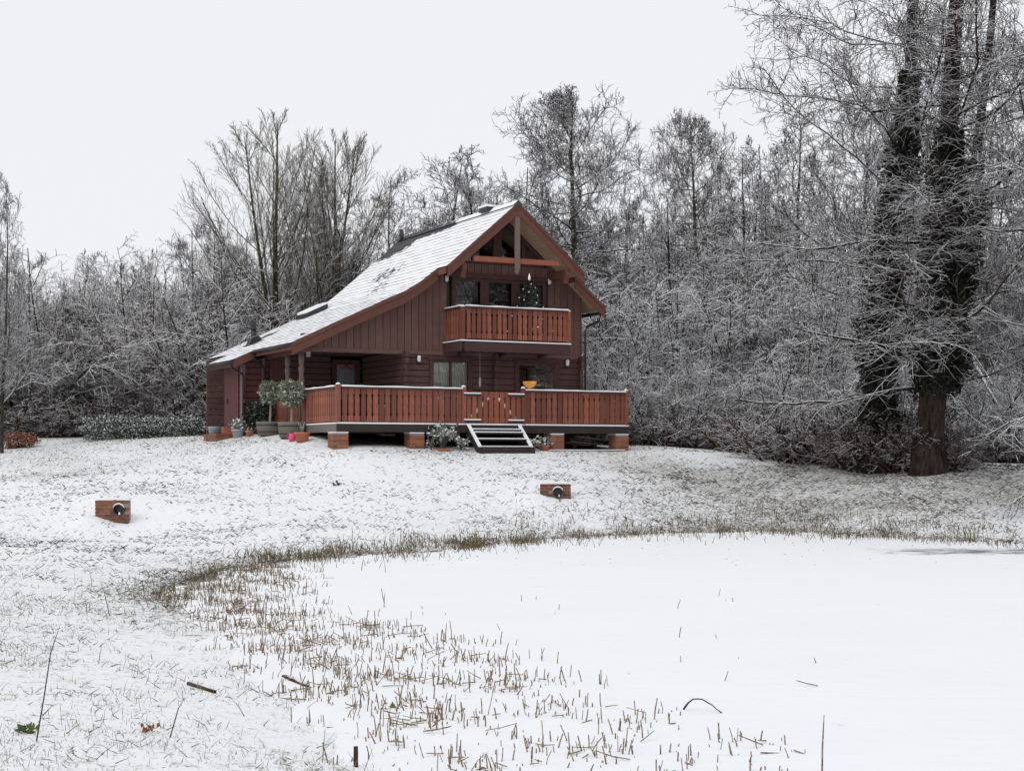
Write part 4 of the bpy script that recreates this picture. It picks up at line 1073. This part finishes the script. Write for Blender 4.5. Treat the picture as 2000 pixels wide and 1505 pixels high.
# vase shaped multi-stemmed tree with steep straight branches
vase_lv = [dict(n=12, wig=.03, k=9, tip=.12, up=.02),
           dict(m=23, t0=.12, t1=.98, a=(30, 48), ratio=.56, shape=([0, .3, .6, .85, 1], [1, .86, .62, .34, .14]), jit=.16, n=9, wig=.04, up=.05, k=4, rr=.36, rmin=.020),
           dict(m=12, t0=.10, jit=.3, a=(18, 38), ratio=.40, end=.36, n=6, wig=.07, up=.035, k=3, rr=.5, rmin=.012),
           dict(m=6, t0=.10, a=(18, 40), ratio=.5, end=.6, n=4, wig=.09, up=.03, k=3, rr=.65, rmin=.009, lmax=1.5),
           dict(m=1, t0=.3, a=(25, 45), ratio=.6, end=.7, n=2, wig=.12, k=3, rr=.85, rmin=.008, lmax=.6)]
vase = Proto('vase', vase_lv, [[0, 0, 0], [.12, .1, .2]], [[-.02, 0, 1], [.06, .03, 1]], [12.5, 12], [.19, .14], 31, 'bark_olive', 'twig_olive')
# slender woodland tree (for copies)
wood_lv = [dict(n=10, wig=.05, k=6, tip=.12, up=.02),
           dict(m=22, t0=.15, t1=.98, a=(35, 65), ratio=.34, end=.25, n=6, wig=.12, up=.05, k=4, rr=.4),
           dict(m=11, t0=.15, a=(30, 60), ratio=.5, end=.5, n=5, wig=.16, up=.03, k=3, rr=.5, rmin=.017),
           dict(m=7, t0=.15, a=(30, 65), ratio=.5, end=.6, n=3, wig=.2, up=.02, k=3, rr=.65, rmin=.013, lmax=.9),
           dict(m=2, t0=.2, a=(30, 65), ratio=.55, end=.7, n=2, wig=.2, k=3, rr=.85, rmin=.011, lmax=.5)]
woods = [Proto('woodland%d' % i, wood_lv, [[0, 0, 0], [.3, .1, 0]], [[.03, 0, 1], [.22, .1*i, 1]], [11, 9], [.13, .09], 41+i, 'bark_grey', 'twig_snow') for i in range(2)]
# arching hazel-like thicket
def thicket(seed, n, L, lean, up, bark_m='bark_grey', twig_m='twig_snow', m2=15, m3=8, m4=2, rad=.7, wig=.07):
    rg = np.random.default_rng(seed); S, D = ring(n, rad, lean, rg)
    lv = [dict(n=9, wig=wig, k=4, tip=.25, up=up),
          dict(m=m2, t0=.15, t1=1, a=(30, 65), ratio=.36, end=.45, n=6, wig=.13, up=up*.4, k=3, rr=.6, rmin=.019),
          dict(m=m3, t0=.12, a=(28, 65), ratio=.45, end=.5, n=4, wig=.18, up=-.005, k=3, rr=.65, rmin=.014, lmax=1.3),
          dict(m=m4, t0=.2, a=(28, 65), ratio=.55, end=.6, n=3, wig=.2, up=0, k=3, rr=.85, rmin=.011, lmax=.6)]
    return Proto('thicket%d' % seed, lv, S, D, L*(.65+.5*rg.random(n)), np.full(n, .042)*(.7+.7*rg.random(n)), seed, bark_m, twig_m, 1)
th = [thicket(51, 18, 6.0, .75, -.055, twig_m='twig_warm', m2=13, m3=7), thicket(52, 18, 6.5, .55, -.03), thicket(53, 20, 5.5, .95, -.075, twig_m='twig_frost', m2=13, m3=7)]
bram = thicket(55, 34, 2.6, 1.2, -.05, 'bark_brown', 'twig_brown', 8, 5, 2, 1.0)

def wx(px, Y): return at(px, Y)
def zone(px):
    return 'behind the low hedge' if px < 470 else 'behind the chalet roof' if px < 1140 else 'between the deck and the ivy clad trees' if px < 1640 else 'behind the ivy clad trees'
# --- single trees that stand out
alder.place('alder_tree', wx(1118, 60), 60, EYE+(890-166)/F*60-gz(wx(1118, 60), 60)+.1, 'tall alder with straight trunk rising behind the chalet ridge', rot=.6)
vase.place('round_headed_tree', wx(545, 61), 61, EYE+(890-218)/F*61-gz(wx(545, 61), 61), 'big round headed bare tree with forked trunk behind the long roof slope', rot=1.0, wide=.98)
vase.place('round_headed_tree', wx(645, 63), 63, EYE+(890-243)/F*63-gz(wx(645, 63), 63), 'steep branched bare tree crowded between the forked tree and the roof ridge', rot=3.6, wide=.9)
t7 = alder.place('alder_tree', wx(1372, 63), 63, EYE+(890-224)/F*63-gz(wx(1372, 63), 63), 'narrow pointed alder between the ridge alder and the ivy clad trees', rot=2.4, wide=.72)
woods[0].place('young_tree', wx(4, 50), 50, EYE+(890-330)/F*50-gz(wx(4, 50), 50), 'thin upright tree standing alone left of the hedge on the lawn edge', rot=2.0, wide=.55)
# --- woodland rows behind (px, Y, y of the top in the photo)
row = [(60,57,495,0),(150,60,480,1),(260,62,515,0),(300,59,490,1),(370,62,430,0),(420,60,440,1),(690,64,330,1),(770,63,330,0),(845,62,275,1),(905,64,325,0),(955,62,330,1),
       (1030,66,310,0),(1210,64,360,1),(1260,62,395,0),(1310,60,380,1),(1440,60,290,0),(1500,62,250,1),(1580,60,230,0),(1660,62,210,1),(1760,60,230,0),(1860,60,220,1),(1960,58,200,0),(2060,56,180,1),
       (-60,60,420,0),(-140,62,430,1),(2160,58,200,0),(480,68,440,0),(560,70,450,1),(640,70,430,0),(1080,72,400,1),(1160,70,410,0),(1400,68,360,1)]
for i, (px, Y, ty, k) in enumerate(row):
    x = wx(px, Y); woods[k].place('woodland_tree', x, Y, EYE+(890-ty)/F*Y-gz(x, Y), 'slender bare tree dusted with snow standing '+zone(px), 'tree', 'slender trees '+zone(px), rot=i*1.7, wide=random.uniform(.85, 1.25))
# --- thickets along the edge of the wood
bush = []
for px in range(-60, 460, 62): bush.append((px+random.uniform(-15, 15), random.uniform(57.5, 60), random.uniform(500, 590), 0))
for px in range(-30, 480, 75): bush.append((px, random.uniform(63, 67), random.uniform(470, 540), 1))
for px in range(470, 1160, 80): bush.append((px, random.uniform(64, 69), random.uniform(480, 540), random.randrange(3)))
for px in range(1150, 1700, 55): bush.append((px+random.uniform(-15, 15), random.uniform(51.5, 53.5), random.uniform(600, 680), 0 if px % 2 else 2))
for px in range(1160, 2080, 66): bush.append((px, random.uniform(55, 58), random.uniform(460, 560), 1))
for px in range(1880, 2150, 60): bush.append((px, random.uniform(49, 52), random.uniform(600, 700), 2))
for px in range(1200, 2150, 90): bush.append((px, random.uniform(61, 65), random.uniform(400, 470), 0))
for i, (px, Y, ty, k) in enumerate(bush):
    x = wx(px, Y); th[k].place('bare_thicket', x, Y, EYE+(890-ty)/F*Y-gz(x, Y), 'arching bare thicket loaded with snow growing '+zone(px), 'thicket', 'snowy thickets '+zone(px), rot=i*2.1, wide=random.uniform(.9, 1.3))
# low brushwood at the foot of the thickets and of the ivy clad trees
bb = [(px, forest_edge(wx(px, 52))+random.uniform(.2, 1.2), random.uniform(1.2, 2.0)) for px in list(range(20, 420, 46))+list(range(1240, 1660, 50))+list(range(1880, 2060, 45))]
for i, (px, Y, h) in enumerate(bb):
    x = wx(px, Y); bram.place('brushwood', x, float(Y), h, 'low tangled brown brushwood '+zone(px), 'brushwood', 'brushwood '+zone(px), rot=i*1.3)
for i, (px, Y, h) in enumerate([(1665,42.5,1.7),(1700,41.6,1.9),(1745,41.2,1.7),(1770,40.4,1.8),(1800,40.5,1.5),(1850,39.9,1.2),(1680,43.6,2.4),(1640,44.2,1.7),(1880,40.8,.9),(1735,42.5,2.3)]):
    bram.place('brushwood', wx(px, Y), Y, h, 'dark brown brushwood crowding round the ivy clad trunks', 'brushwood', 'brushwood round the ivy clad trees', rot=i*1.9, wide=.7)

# --- far wood: one uncountable mass of stems and twigs
rg = np.random.default_rng(77)
n = 1500; a = rg.uniform(-34, 34, n); yy = rg.uniform(70, 92, n)
S = np.stack([a, yy, np.full(n, 1.6)], -1); D = np.stack([rg.normal(size=n)*.08, rg.normal(size=n)*.08, np.ones(n)], -1)
L = rg.uniform(5.5, 9.0, n)+np.interp(a, [-30, -12, -5, 2, 20], [-1.8, -2.2, -.5, .3, 2.2])
lvl = [dict(n=6, wig=.05, k=3, tip=.2, up=.02), dict(m=10, t0=.1, a=(35, 70), ratio=.25, end=.4, n=4, wig=.14, up=.02, k=3, rr=.4, rmin=.016), dict(m=5, t0=.15, a=(30, 70), ratio=.5, end=.6, n=2, wig=.2, k=3, rr=.7, rmin=.013)]
lo, hi, _ = grow_tree(lvl, S, D, L, rg.uniform(.05, .11, n), rg, 1)
tag(link('far_wood', np_mesh('far_wood', *merge([lo, hi]), True, M['far_twig'])), 'grey mass of bare woodland far behind the chalet', 'wood', kind='stuff')

# --- the big ivy clad trees on the right
def leaf_ivy(P, R, n, t0, t1, rg, spread=.22):
    Nn, m, _ = P.shape; out = []; ds = []
    for q in range(Nn):
        t = t0+(t1-t0)*rg.random(n); x = t*(m-1); i = np.minimum(x.astype(int), m-2); f = (x-i)[:, None]
        c = P[q, i]*(1-f)+P[q, i+1]*f; rr = R[q, i]*(1-f[:, 0])+R[q, i+1]*f[:, 0]
        a = rg.random(n)*2*np.pi; env = .55+.45*np.sin(t*37+q)*np.sin(a*2+t*11)
        rad = rr+.02+spread*rg.random(n)*env*np.clip((t1-t)/(t1-t0)*3, .25, 1)
        d = np.stack([np.cos(a), np.sin(a), rg.normal(size=n)*.2], -1); out.append(c+d*rad[:, None]); ds.append(d)
    return np.concatenate(out), np.concatenate(ds)
M['trunk_bare'] = bark('reddish_trunk', (.030, .021, .018), (.066, .043, .036), .5, .9, .3)
def big_tree(name, px, Y, S, D, L, r, seed, label, ivy=None, m1=44, t0=.12, ratio=.40, droop=-.012, n4=2, twig='twig_dark', trunk_m='bark_dark'):
    x = wx(px, Y); base = empty(name, (x, Y, gz(x, Y)-.1), 0, label, 'tree')
    lv = [dict(n=16, wig=.022, k=12, tip=.28, up=.01, flare=1.45),
          dict(m=m1, t0=t0, t1=.98, a=(60, 95), ratio=ratio, end=.35, n=11, wig=.15, up=droop+.02, k=4, rr=.17, lmax=5.0, rmin=.020),
          dict(m=20, t0=.20, a=(35, 68), ratio=.40, end=.45, n=7, wig=.16, up=droop, k=3, rr=.5, rmin=.013, flat=.6),
          dict(m=7, t0=.1, a=(30, 65), ratio=.45, end=.55, n=4, wig=.22, up=droop, k=3, rr=.65, rmin=.0095, lmax=.9, flat=.4),
          dict(m=n4, t0=.2, a=(30, 70), ratio=.5, end=.7, n=2, wig=.2, k=3, rr=.85, rmin=.0075, lmax=.4)]
    rg = np.random.default_rng(seed)
    lo, hi, (P, R) = grow_tree(lv, np.asarray(S, float), np.asarray(D, float), np.asarray(L, float), np.asarray(r, float), rg)
    link('trunk', np_mesh(name, *lo, True, M[trunk_m]), None, base); link('crown', np_mesh(name, *hi, True, M[twig]), None, base)
    if ivy:
        Pt, d = leaf_ivy(P, R, ivy[0], ivy[1], ivy[2], rg, ivy[3]); V, Fq = leaf_quads(Pt, .095, .8, rg, -.3, d)
        link('ivy', np_mesh('ivy', V, Fq, False, M['ivy_leaf']), None, base)
big_tree('ivy_clad_tree', 1712, 41, [[0, 0, 0]], [[.038, 0, 1]], [17.5], [.26], 61, 'straight dark tree wrapped in ivy nearer the chalet', (15000, .03, .60, .52), m1=48)
big_tree('ivy_clad_tree', 1813, 39.5, [[0, 0, 0], [.05, 0, .2]], [[.06, 0, 1], [.17, .12, 1]], [16.5, 15.5], [.36, .20], 62, 'twin stemmed ivy clad tree with bare reddish lower trunk', (13000, .13, .52, .52), m1=32, trunk_m='trunk_bare')
big_tree('overhanging_tree', 2330, 34, [[0, 0, 0]], [[-.02, 0, 1]], [14], [.28], 63, 'snow laden tree whose drooping branches reach in over the bank', None, m1=40, t0=.14, ratio=.60, droop=-.035, n4=2, twig='twig_snow')

# --- evergreens: hedge, dark holly in the wood, leaf covered beech scrub
def evergreen(name, px, Y, rx, rz, n, size, mat, label, cat, group=None, seed=1, lift=0.0, flat=.7):
    x = wx(px, Y); t = empty(name, (x, Y, gz(x, Y)-.05), seed, label, cat, group)
    rg = np.random.default_rng(seed); P, d = ball_points(n, 1.0, (0, 0, 0), rg, .5, 1.0, .22); P[:, 0] *= rx; P[:, 1] *= rx*flat; P[:, 2] = P[:, 2]*rz*.55+rz*.52+lift; P = P[P[:, 2] > .0]
    V, Fq = leaf_quads(P, size, .6, rg, .2); link('foliage', np_mesh('foliage', V, Fq, False, M[mat]), None, t)
    b = MB()
    for q in range(6):
        a = q*1.05; b.tube([(0, 0, 0), (rx*.3*math.cos(a), rx*.3*math.sin(a), rz*.4+lift), (rx*.6*math.cos(a), rx*.5*math.sin(a), rz*.75+lift)], [.04, .03, .015], 5)
    b.build('stem', M['bark_dark'], t)
for i, (px, w, h, lab) in enumerate(((200, .95, .82, 'rounded end bush of the low snow dusted hedge beside brown leaf litter'), (258, .85, .78, 'second bush of the low hedge from its rounded end'), (312, .85, .74, 'middle bush of the low snow dusted evergreen hedge'), (362, .75, .70, 'hedge bush nearest the chalet store'))):
    evergreen('hedge_bush', px, 53.5, w, h, 4200, .062, 'hedge_leaf', lab, 'hedge', 'bushes of the low hedge', 80+i)
evergreen('evergreen_shrub', 415, 54.0, .45, .5, 700, .08, 'hedge_leaf', 'small evergreen shrub between hedge and store step', 'shrub', None, 88)
for i, (px, Y, rx, rz, lift) in enumerate(((130, 60.5, 1.6, 3.2, 1.6), (230, 61.5, 1.3, 2.8, 1.2), (395, 58.6, .55, 3.6, .0), (335, 59.0, .35, 2.6, 0), (1260, 56.5, 1.5, 3.0, .3), (1370, 57, 1.6, 2.6, .8), (1480, 56, 1.6, 2.4, .2), (1580, 54, 1.5, 2.6, .1), (1900, 53, 1.5, 3.0, .3), (1970, 54, 1.6, 3.0, .6))):
    evergreen('dark_evergreen', px, Y, rx, rz, 2600, .13, 'dark_leaf', 'dark evergreen growth deep among the snowy thickets '+zone(px), 'evergreen', 'dark evergreens '+zone(px), 100+i, lift)
M['beech'] = leaf('dead_beech_leaf', (.16, .06, .03), (.30, .15, .09), (.75, .98), .8)
evergreen('leaf_pile_bush', 38, 51.5, .62, .52, 1500, .085, 'beech', 'low russet leaved bush beside the lone thin tree', 'bush', None, 120)
for i, (px, Y, rx, rz, lift) in enumerate(((60, 58, 1.6, .5, 2.2), (150, 58.5, 1.5, .5, 1.75))):
    evergreen('beech_spray', px, Y, rx, rz, 420, .10, 'beech', 'spray of pale dead leaves clinging above the hedge', 'branch', 'sprays of dead leaves', 130+i, lift)

# fallen poles at the right of the wood
for i, (p0, p1, lab) in enumerate((((1885, 848, 47.2), (2060, 862, 46.8), 'long snowy fallen pole lying level at the wood edge'), ((1900, 700, 49), (1990, 880, 48), 'slanting snowy dead pole leaning in the wood'))):
    a = Vector(P3(*p0)); b_ = Vector(P3(*p1)); mid = (a+b_)/2
    o = MB().tube([a-mid, (a*.5+b_*.5)-mid+Vector((0, 0, .05)), b_-mid], [.05, .055, .045], 8).build('fallen_pole', M['bark_grey'], None, mid, smooth=True); tag(o, lab, 'pole')

# ------------------------------------------------------------------ grass, reeds and small things on the ground
def blades(X, Y, Z, L, Wd, tilt, rg, flat=False):
    """bent blades, two segments each"""
    n = len(X); az = rg.random(n)*2*np.pi; fa = rg.random(n)*2*np.pi
    h = np.stack([np.cos(az), np.sin(az), np.zeros(n)], -1); s = np.stack([np.cos(fa), np.sin(fa), np.zeros(n)], -1)*Wd[:, None]*.5
    if flat:      # combed down across the slope, edge turned up
        az = rg.normal(size=n)*.55+np.where(rg.random(n) < .5, 0, np.pi); h = np.stack([np.cos(az), np.sin(az), np.zeros(n)], -1)
        s = unit(np.stack([.3*rg.normal(size=n), .6*rg.normal(size=n), np.ones(n)], -1))*Wd[:, None]*.5
    B = np.stack([X, Y, Z], -1); up = np.array([0, 0, 1.])
    ka, kb = (.97, 1.04) if flat else (.75, 1.15)
    c1, s1 = np.cos(tilt*ka), np.sin(tilt*ka); c2, s2 = np.cos(tilt*kb), np.sin(tilt*kb)
    m = B+(up*c1[:, None]+h*s1[:, None])*(L*.5)[:, None]; t = m+(up*c2[:, None]+h*s2[:, None])*(L*.5)[:, None]
    V = np.stack([B-s, B+s, m+s*.8, m-s*.8, t+s*.25, t-s*.25], 1).reshape(-1, 3)
    i = np.arange(n)[:, None]*6; Fq = np.concatenate([i+np.array([[0, 1, 2, 3]]), i+np.array([[3, 2, 4, 5]])], 0)
    return V, Fq
def scatter(n, rg, y0=5.5, y1=57, p=.75):
    u = rg.random(n); q = 1-p; Y = (y0**q+u*(y1**q-y0**q))**(1/q); X = rg.uniform(-1, 1, n)*(.36*Y+1.2); return X, Y
M['sedge'] = leaf('dry_sedge', (.06, .045, .025), (.19, .15, .075), (.80, 1.0), .9)
M['reed'] = leaf('reed_stalk', (.085, .055, .038), (.34, .26, .17), None, .8, 45.0)
M['lawn'] = leaf('pale_lawn_grass', (.13, .135, .09), (.30, .28, .19), (.80, 1.0), .9, 25.0)
M['grass'] = leaf('bank_grass', (.030, .027, .022), (.12, .10, .07), (.85, 1.0), .9, 25.0)
def house_free(X, Y):
    uu = (X-A0[0])*cu+(Y-A0[1])*su; vv = -(X-A0[0])*su+(Y-A0[1])*cu
    return ~((uu > -.9) & (uu < 9.3) & (vv > -.25) & (vv < 10.5))
def grass_field(n, seed, kind):
    rg = np.random.default_rng(seed); X, Y = scatter(n, rg)
    near = np.clip((24-Y)/8, 0, 1); top = np.clip((Y-41)/3, 0, 1)*np.clip((7-X)/3, 0, 1)
    lawn = np.maximum(near, top); w = lawn if kind == 'lawn' else 1-.8*lawn
    clump = np.sin(X*4.1+np.sin(Y*3))*np.sin(Y*3.3+np.sin(X*2.2))+.6*np.sin(X*1.3+Y*.9)*np.sin(Y*1.1-X*.7)
    keep = ~in_pond(X, Y) & (rg.random(n) < thin_cover(X, Y)**1.5*1.3*w) & (Y < forest_edge(X)+.3) & house_free(X, Y) & (rg.random(n) < .50+.55*clump)
    X, Y = X[keep], Y[keep]; return X, Y, terrain(X, Y)-.005, len(X), rg
X, Y, Z, nb, rg = grass_field(330000, 101, 'lawn')
V_, F_ = blades(X, Y, Z, (.018+.055*rg.random(nb)**2.2)*(1+.014*Y), .0015+.00028*Y, np.radians(rg.uniform(10, 85, nb)), rg)
tag(link('lawn_grass', np_mesh('lawn_grass', V_, F_, False, M['lawn'])), 'pale frosted lawn grass showing through the thin snow', 'grass', kind='stuff')
X, Y, Z, nb, rg = grass_field(420000, 102, 'bank')
V_, F_ = blades(X, Y, Z, (.02+.07*rg.random(nb)**1.6)*(1+.018*Y), (.0015+.00040*Y)*(.5+rg.random(nb)), np.radians(rg.uniform(45, 90, nb)), rg, flat=True)
tag(link('bank_grass', np_mesh('bank_grass', V_, F_, False, M['grass'])), 'dark flattened grass streaking the snowy bank above the pond', 'grass', kind='stuff')
# sedge along the waterline
k = 26000; seg = rg.integers(0, 17, k); t_ = rg.random(k); a_ = shore[seg]; b2 = shore[seg+1]
pos = a_+(b2-a_)*t_[:, None]; X = pos[:, 0]+rg.normal(size=k)*(.25+.35*(np.sin(pos[:, 0]*1.3+pos[:, 1])**2)); Y = pos[:, 1]+rg.normal(size=k)*(.25+.035*pos[:, 1]*(.35+np.sin(pos[:, 0]*1.1+.8)**2))+.25
cl = np.sin(X*2.3+1)*np.sin(Y*1.9)+np.sin(X*5.7)*.5
kp = (np.abs(X) < .38*Y+1.5) & (Y > 6) & (rg.random(k) < .45+.4*cl) & ((Y > 17.5) | (rg.random(k) < .05)) & ((Y > 25) | (rg.random(k) < .35))
X, Y = X[kp], Y[kp]; Z = np.maximum(terrain(X, Y), 0)-.01; nb = len(X)
V_, F_ = blades(X, Y, Z, .08+.15*rg.random(nb), .004+.0003*Y, np.radians(rg.uniform(5, 60, nb)), rg)
tag(link('shore_sedge', np_mesh('shore_sedge', V_, F_, False, M['sedge'])), 'dry brown and olive sedge fringing the frozen pond', 'sedge', kind='stuff')
# cut reed stubble standing in the ice
k = 44000; Y = rg.uniform(7.6, 24, k); sx_ = np.interp(Y, [5.6, 8.4, 10.6, 12.3, 14.8, 19.2, 23.6, 25.9], [-.1, -.8, -1.42, -2.05, -2.95, -4.25, -4.2, -3.3])
wd = np.interp(Y, [7.5, 9, 10.5, 12, 14, 16, 17.5, 20, 24], [2.4, 2.3, 2.1, 2.1, 2.3, 1.7, 1.35, 1.5, .9])
q = rg.random(k)**.85; X = sx_+.02+.25*np.sin(Y*5)+q*wd*1.12
cl = np.sin(X*5.1+np.sin(Y*2.7))*np.sin(Y*4.3+np.sin(X*3.9))
kp = (rg.random(k) < np.clip(.17+.30*cl, .015, 1)*(1-q*.80)*np.interp(Y, [8, 13, 16, 18, 24], [.6, 1, 1.05, .8, .7]))
X, Y = X[kp], Y[kp]; extra = 34; X = np.concatenate([X, rg.uniform(-1.5, 2.6, extra)]); Y = np.concatenate([Y, rg.uniform(8.5, 19, extra)])
nb = len(X); Z = np.maximum(terrain(X, Y), 0)-.02
S = np.stack([X, Y, Z], -1); lean = rg.normal(size=(nb, 2))*.09; far = rg.random(nb) < .06; lean[far] *= 7; lean[rg.random(nb) < .25] *= 2.2
D = np.stack([lean[:, 0], lean[:, 1], np.ones(nb)], -1); L_ = (.03+.10*rg.random(nb)**1.5)*(1+.5*(rg.random(nb) < .08))
lie = rg.random(nb) < .10; D[lie, 2] = .12; D[lie, :2] = rg.normal(size=(lie.sum(), 2)); L_[lie] *= 1.6; S[lie, 2] += .03
P = grow(S, D, L_, 3, .10, 0, rg); V_, F_ = tubes(P, radii(.0022+.0030*rg.random(nb)+.00009*Y, 3, .75), 3)
tag(link('reed_stubble', np_mesh('reed_stubble', V_, F_, False, M['reed'])), 'brown cut reed stubble standing in the snowy ice', 'reeds', kind='stuff')

# scraps of leaf and twig blown onto the ice
k = 260; X = rg.uniform(-3, 11, k); Y = 35-11*rg.random(k)**1.8; kp = in_pond(X, Y) & (np.abs(X) < .36*Y); X, Y = X[kp], Y[kp]; nb = len(X)
V_, F_ = leaf_quads(np.stack([X, Y, np.full(nb, .004)], -1), .045, .5, rg, .1); V_[:, 2] = np.abs(V_[:, 2])*.4+.003
tag(link('leaf_scraps', np_mesh('leaf_scraps', V_, F_, False, M['reed'])), 'scraps of dead leaf blown over the pond snow', 'leaves', kind='stuff')
def ice(px, py): Y = EYE*F/(py-890); return at(px, Y), Y
def stick(name, pts, r, mat, label, cat='stick', group=None):
    c = Vector(pts[0]); o = MB().tube([Vector(p)-c for p in pts], r, 6).build(name, M[mat], None, c, smooth=True); return tag(o, label, cat, group)
a = ice(1335, 1385); b_ = ice(1410, 1392)
arc = [(a[0]+(b_[0]-a[0])*t, a[1]+(b_[1]-a[1])*t, .085*math.sin(math.pi*(t**.75))+.002*(-1)**i) for i, t in enumerate(np.linspace(0, 1, 9))]
stick('curved_twig', arc, [.007]*6+[.006, .005, .004], 'bark_dark', 'dark twig arching out of the smooth pond snow', 'twig')
for px, py, h, lab in ((1605, 1540, .38, 'tall single reed stalk standing far out in the pond snow'), (750, 1186, .17, 'lone thin reed stalk beside the upper reed bed'), (870, 1250, .16, 'broken bent reed stalk at the edge of the stubble')):
    x, y = ice(px, py); stick('reed_stalk', [(x, y, -.02), (x+.004, y, h*.6), (x+.012, y, h)], [.005, .0045, .002], 'reed', lab, 'reed')
for px0, py0, Y0, px1, py1, Y1, r, lab in ((555, 1308, 12.05, 602, 1340, 11.5, .028, 'short dark log lying snow topped at the reed edge'), (368, 1330, 11.0, 420, 1352, 10.7, .016, 'broken brown stick lying on the near bank')):
    x0, x1 = at(px0, Y0), at(px1, Y1); stick('fallen_log', [(x0, Y0, gz(x0, Y0)+r*.7), ((x0+x1)/2, (Y0+Y1)/2, gz((x0+x1)/2, (Y0+Y1)/2)+r*1.2), (x1, Y1, gz(x1, Y1)+r*.7)], [r, r*.95, r*.8], 'bark_brown', lab, 'log')
x, y = at(695, 8.55), 8.55; stick('wooden_stake', [(x, y, -.05), (x, y, .07), (x, y, .115)], [.014, .014, .013], 'bark_brown', 'stubby brown stake at the edge of the reed stubble', 'stake')
for px, Y0, h, dx, lab in ((70, 8.2, .62, .13, 'long thin bare stem leaning up from the near bank'), (215, 15.5, .34, -.10, 'thin dark stem leaning on the snowy bank'), (330, 8.7, .22, .09, 'short dry stem leaning on the near bank')):
    x = at(px, Y0); z = gz(x, Y0); stick('dry_stem', [(x, Y0, z-.02), (x+dx*.35, Y0, z+h*.4), (x+dx*.6, Y0, z+h*.75), (x+dx, Y0, z+h)], [.004, .0035, .0028, .0015], 'twig_brown', lab, 'stem')
def weed(px, py_Y, n, r, size, mat, label, cat):
    x = at(px, py_Y); t = empty('weed_tuft', (x, py_Y, gz(x, py_Y)), 0, label, cat); rg = np.random.default_rng(px)
    P = np.stack([rg.normal(size=n)*r, rg.normal(size=n)*r, np.abs(rg.normal(size=n))*r*.5], -1); V, Fq = leaf_quads(P, size, .6, rg, .4); link('leaf_rosette', np_mesh('leaf_rosette', V, Fq, False, M[mat]), None, t)
M['green_leaf'] = leaf('green_weed', (.06, .09, .02), (.12, .15, .04), None, .6)
weed(48, 8.4, 26, .030, .05, 'green_leaf', 'small green leafy weed poking through the near snow', 'weed')
weed(292, 8.75, 18, .030, .035, 'beech', 'scatter of russet dead leaves on the near bank', 'leaves')
weed(775, 10.55, 60, .06, .06, 'green_leaf', 'olive moss tuft among the reed stubble', 'moss')
weed(660, 38, 22, .06, .09, 'grass', 'rough grass tussock on the bank below the deck', 'tussock')
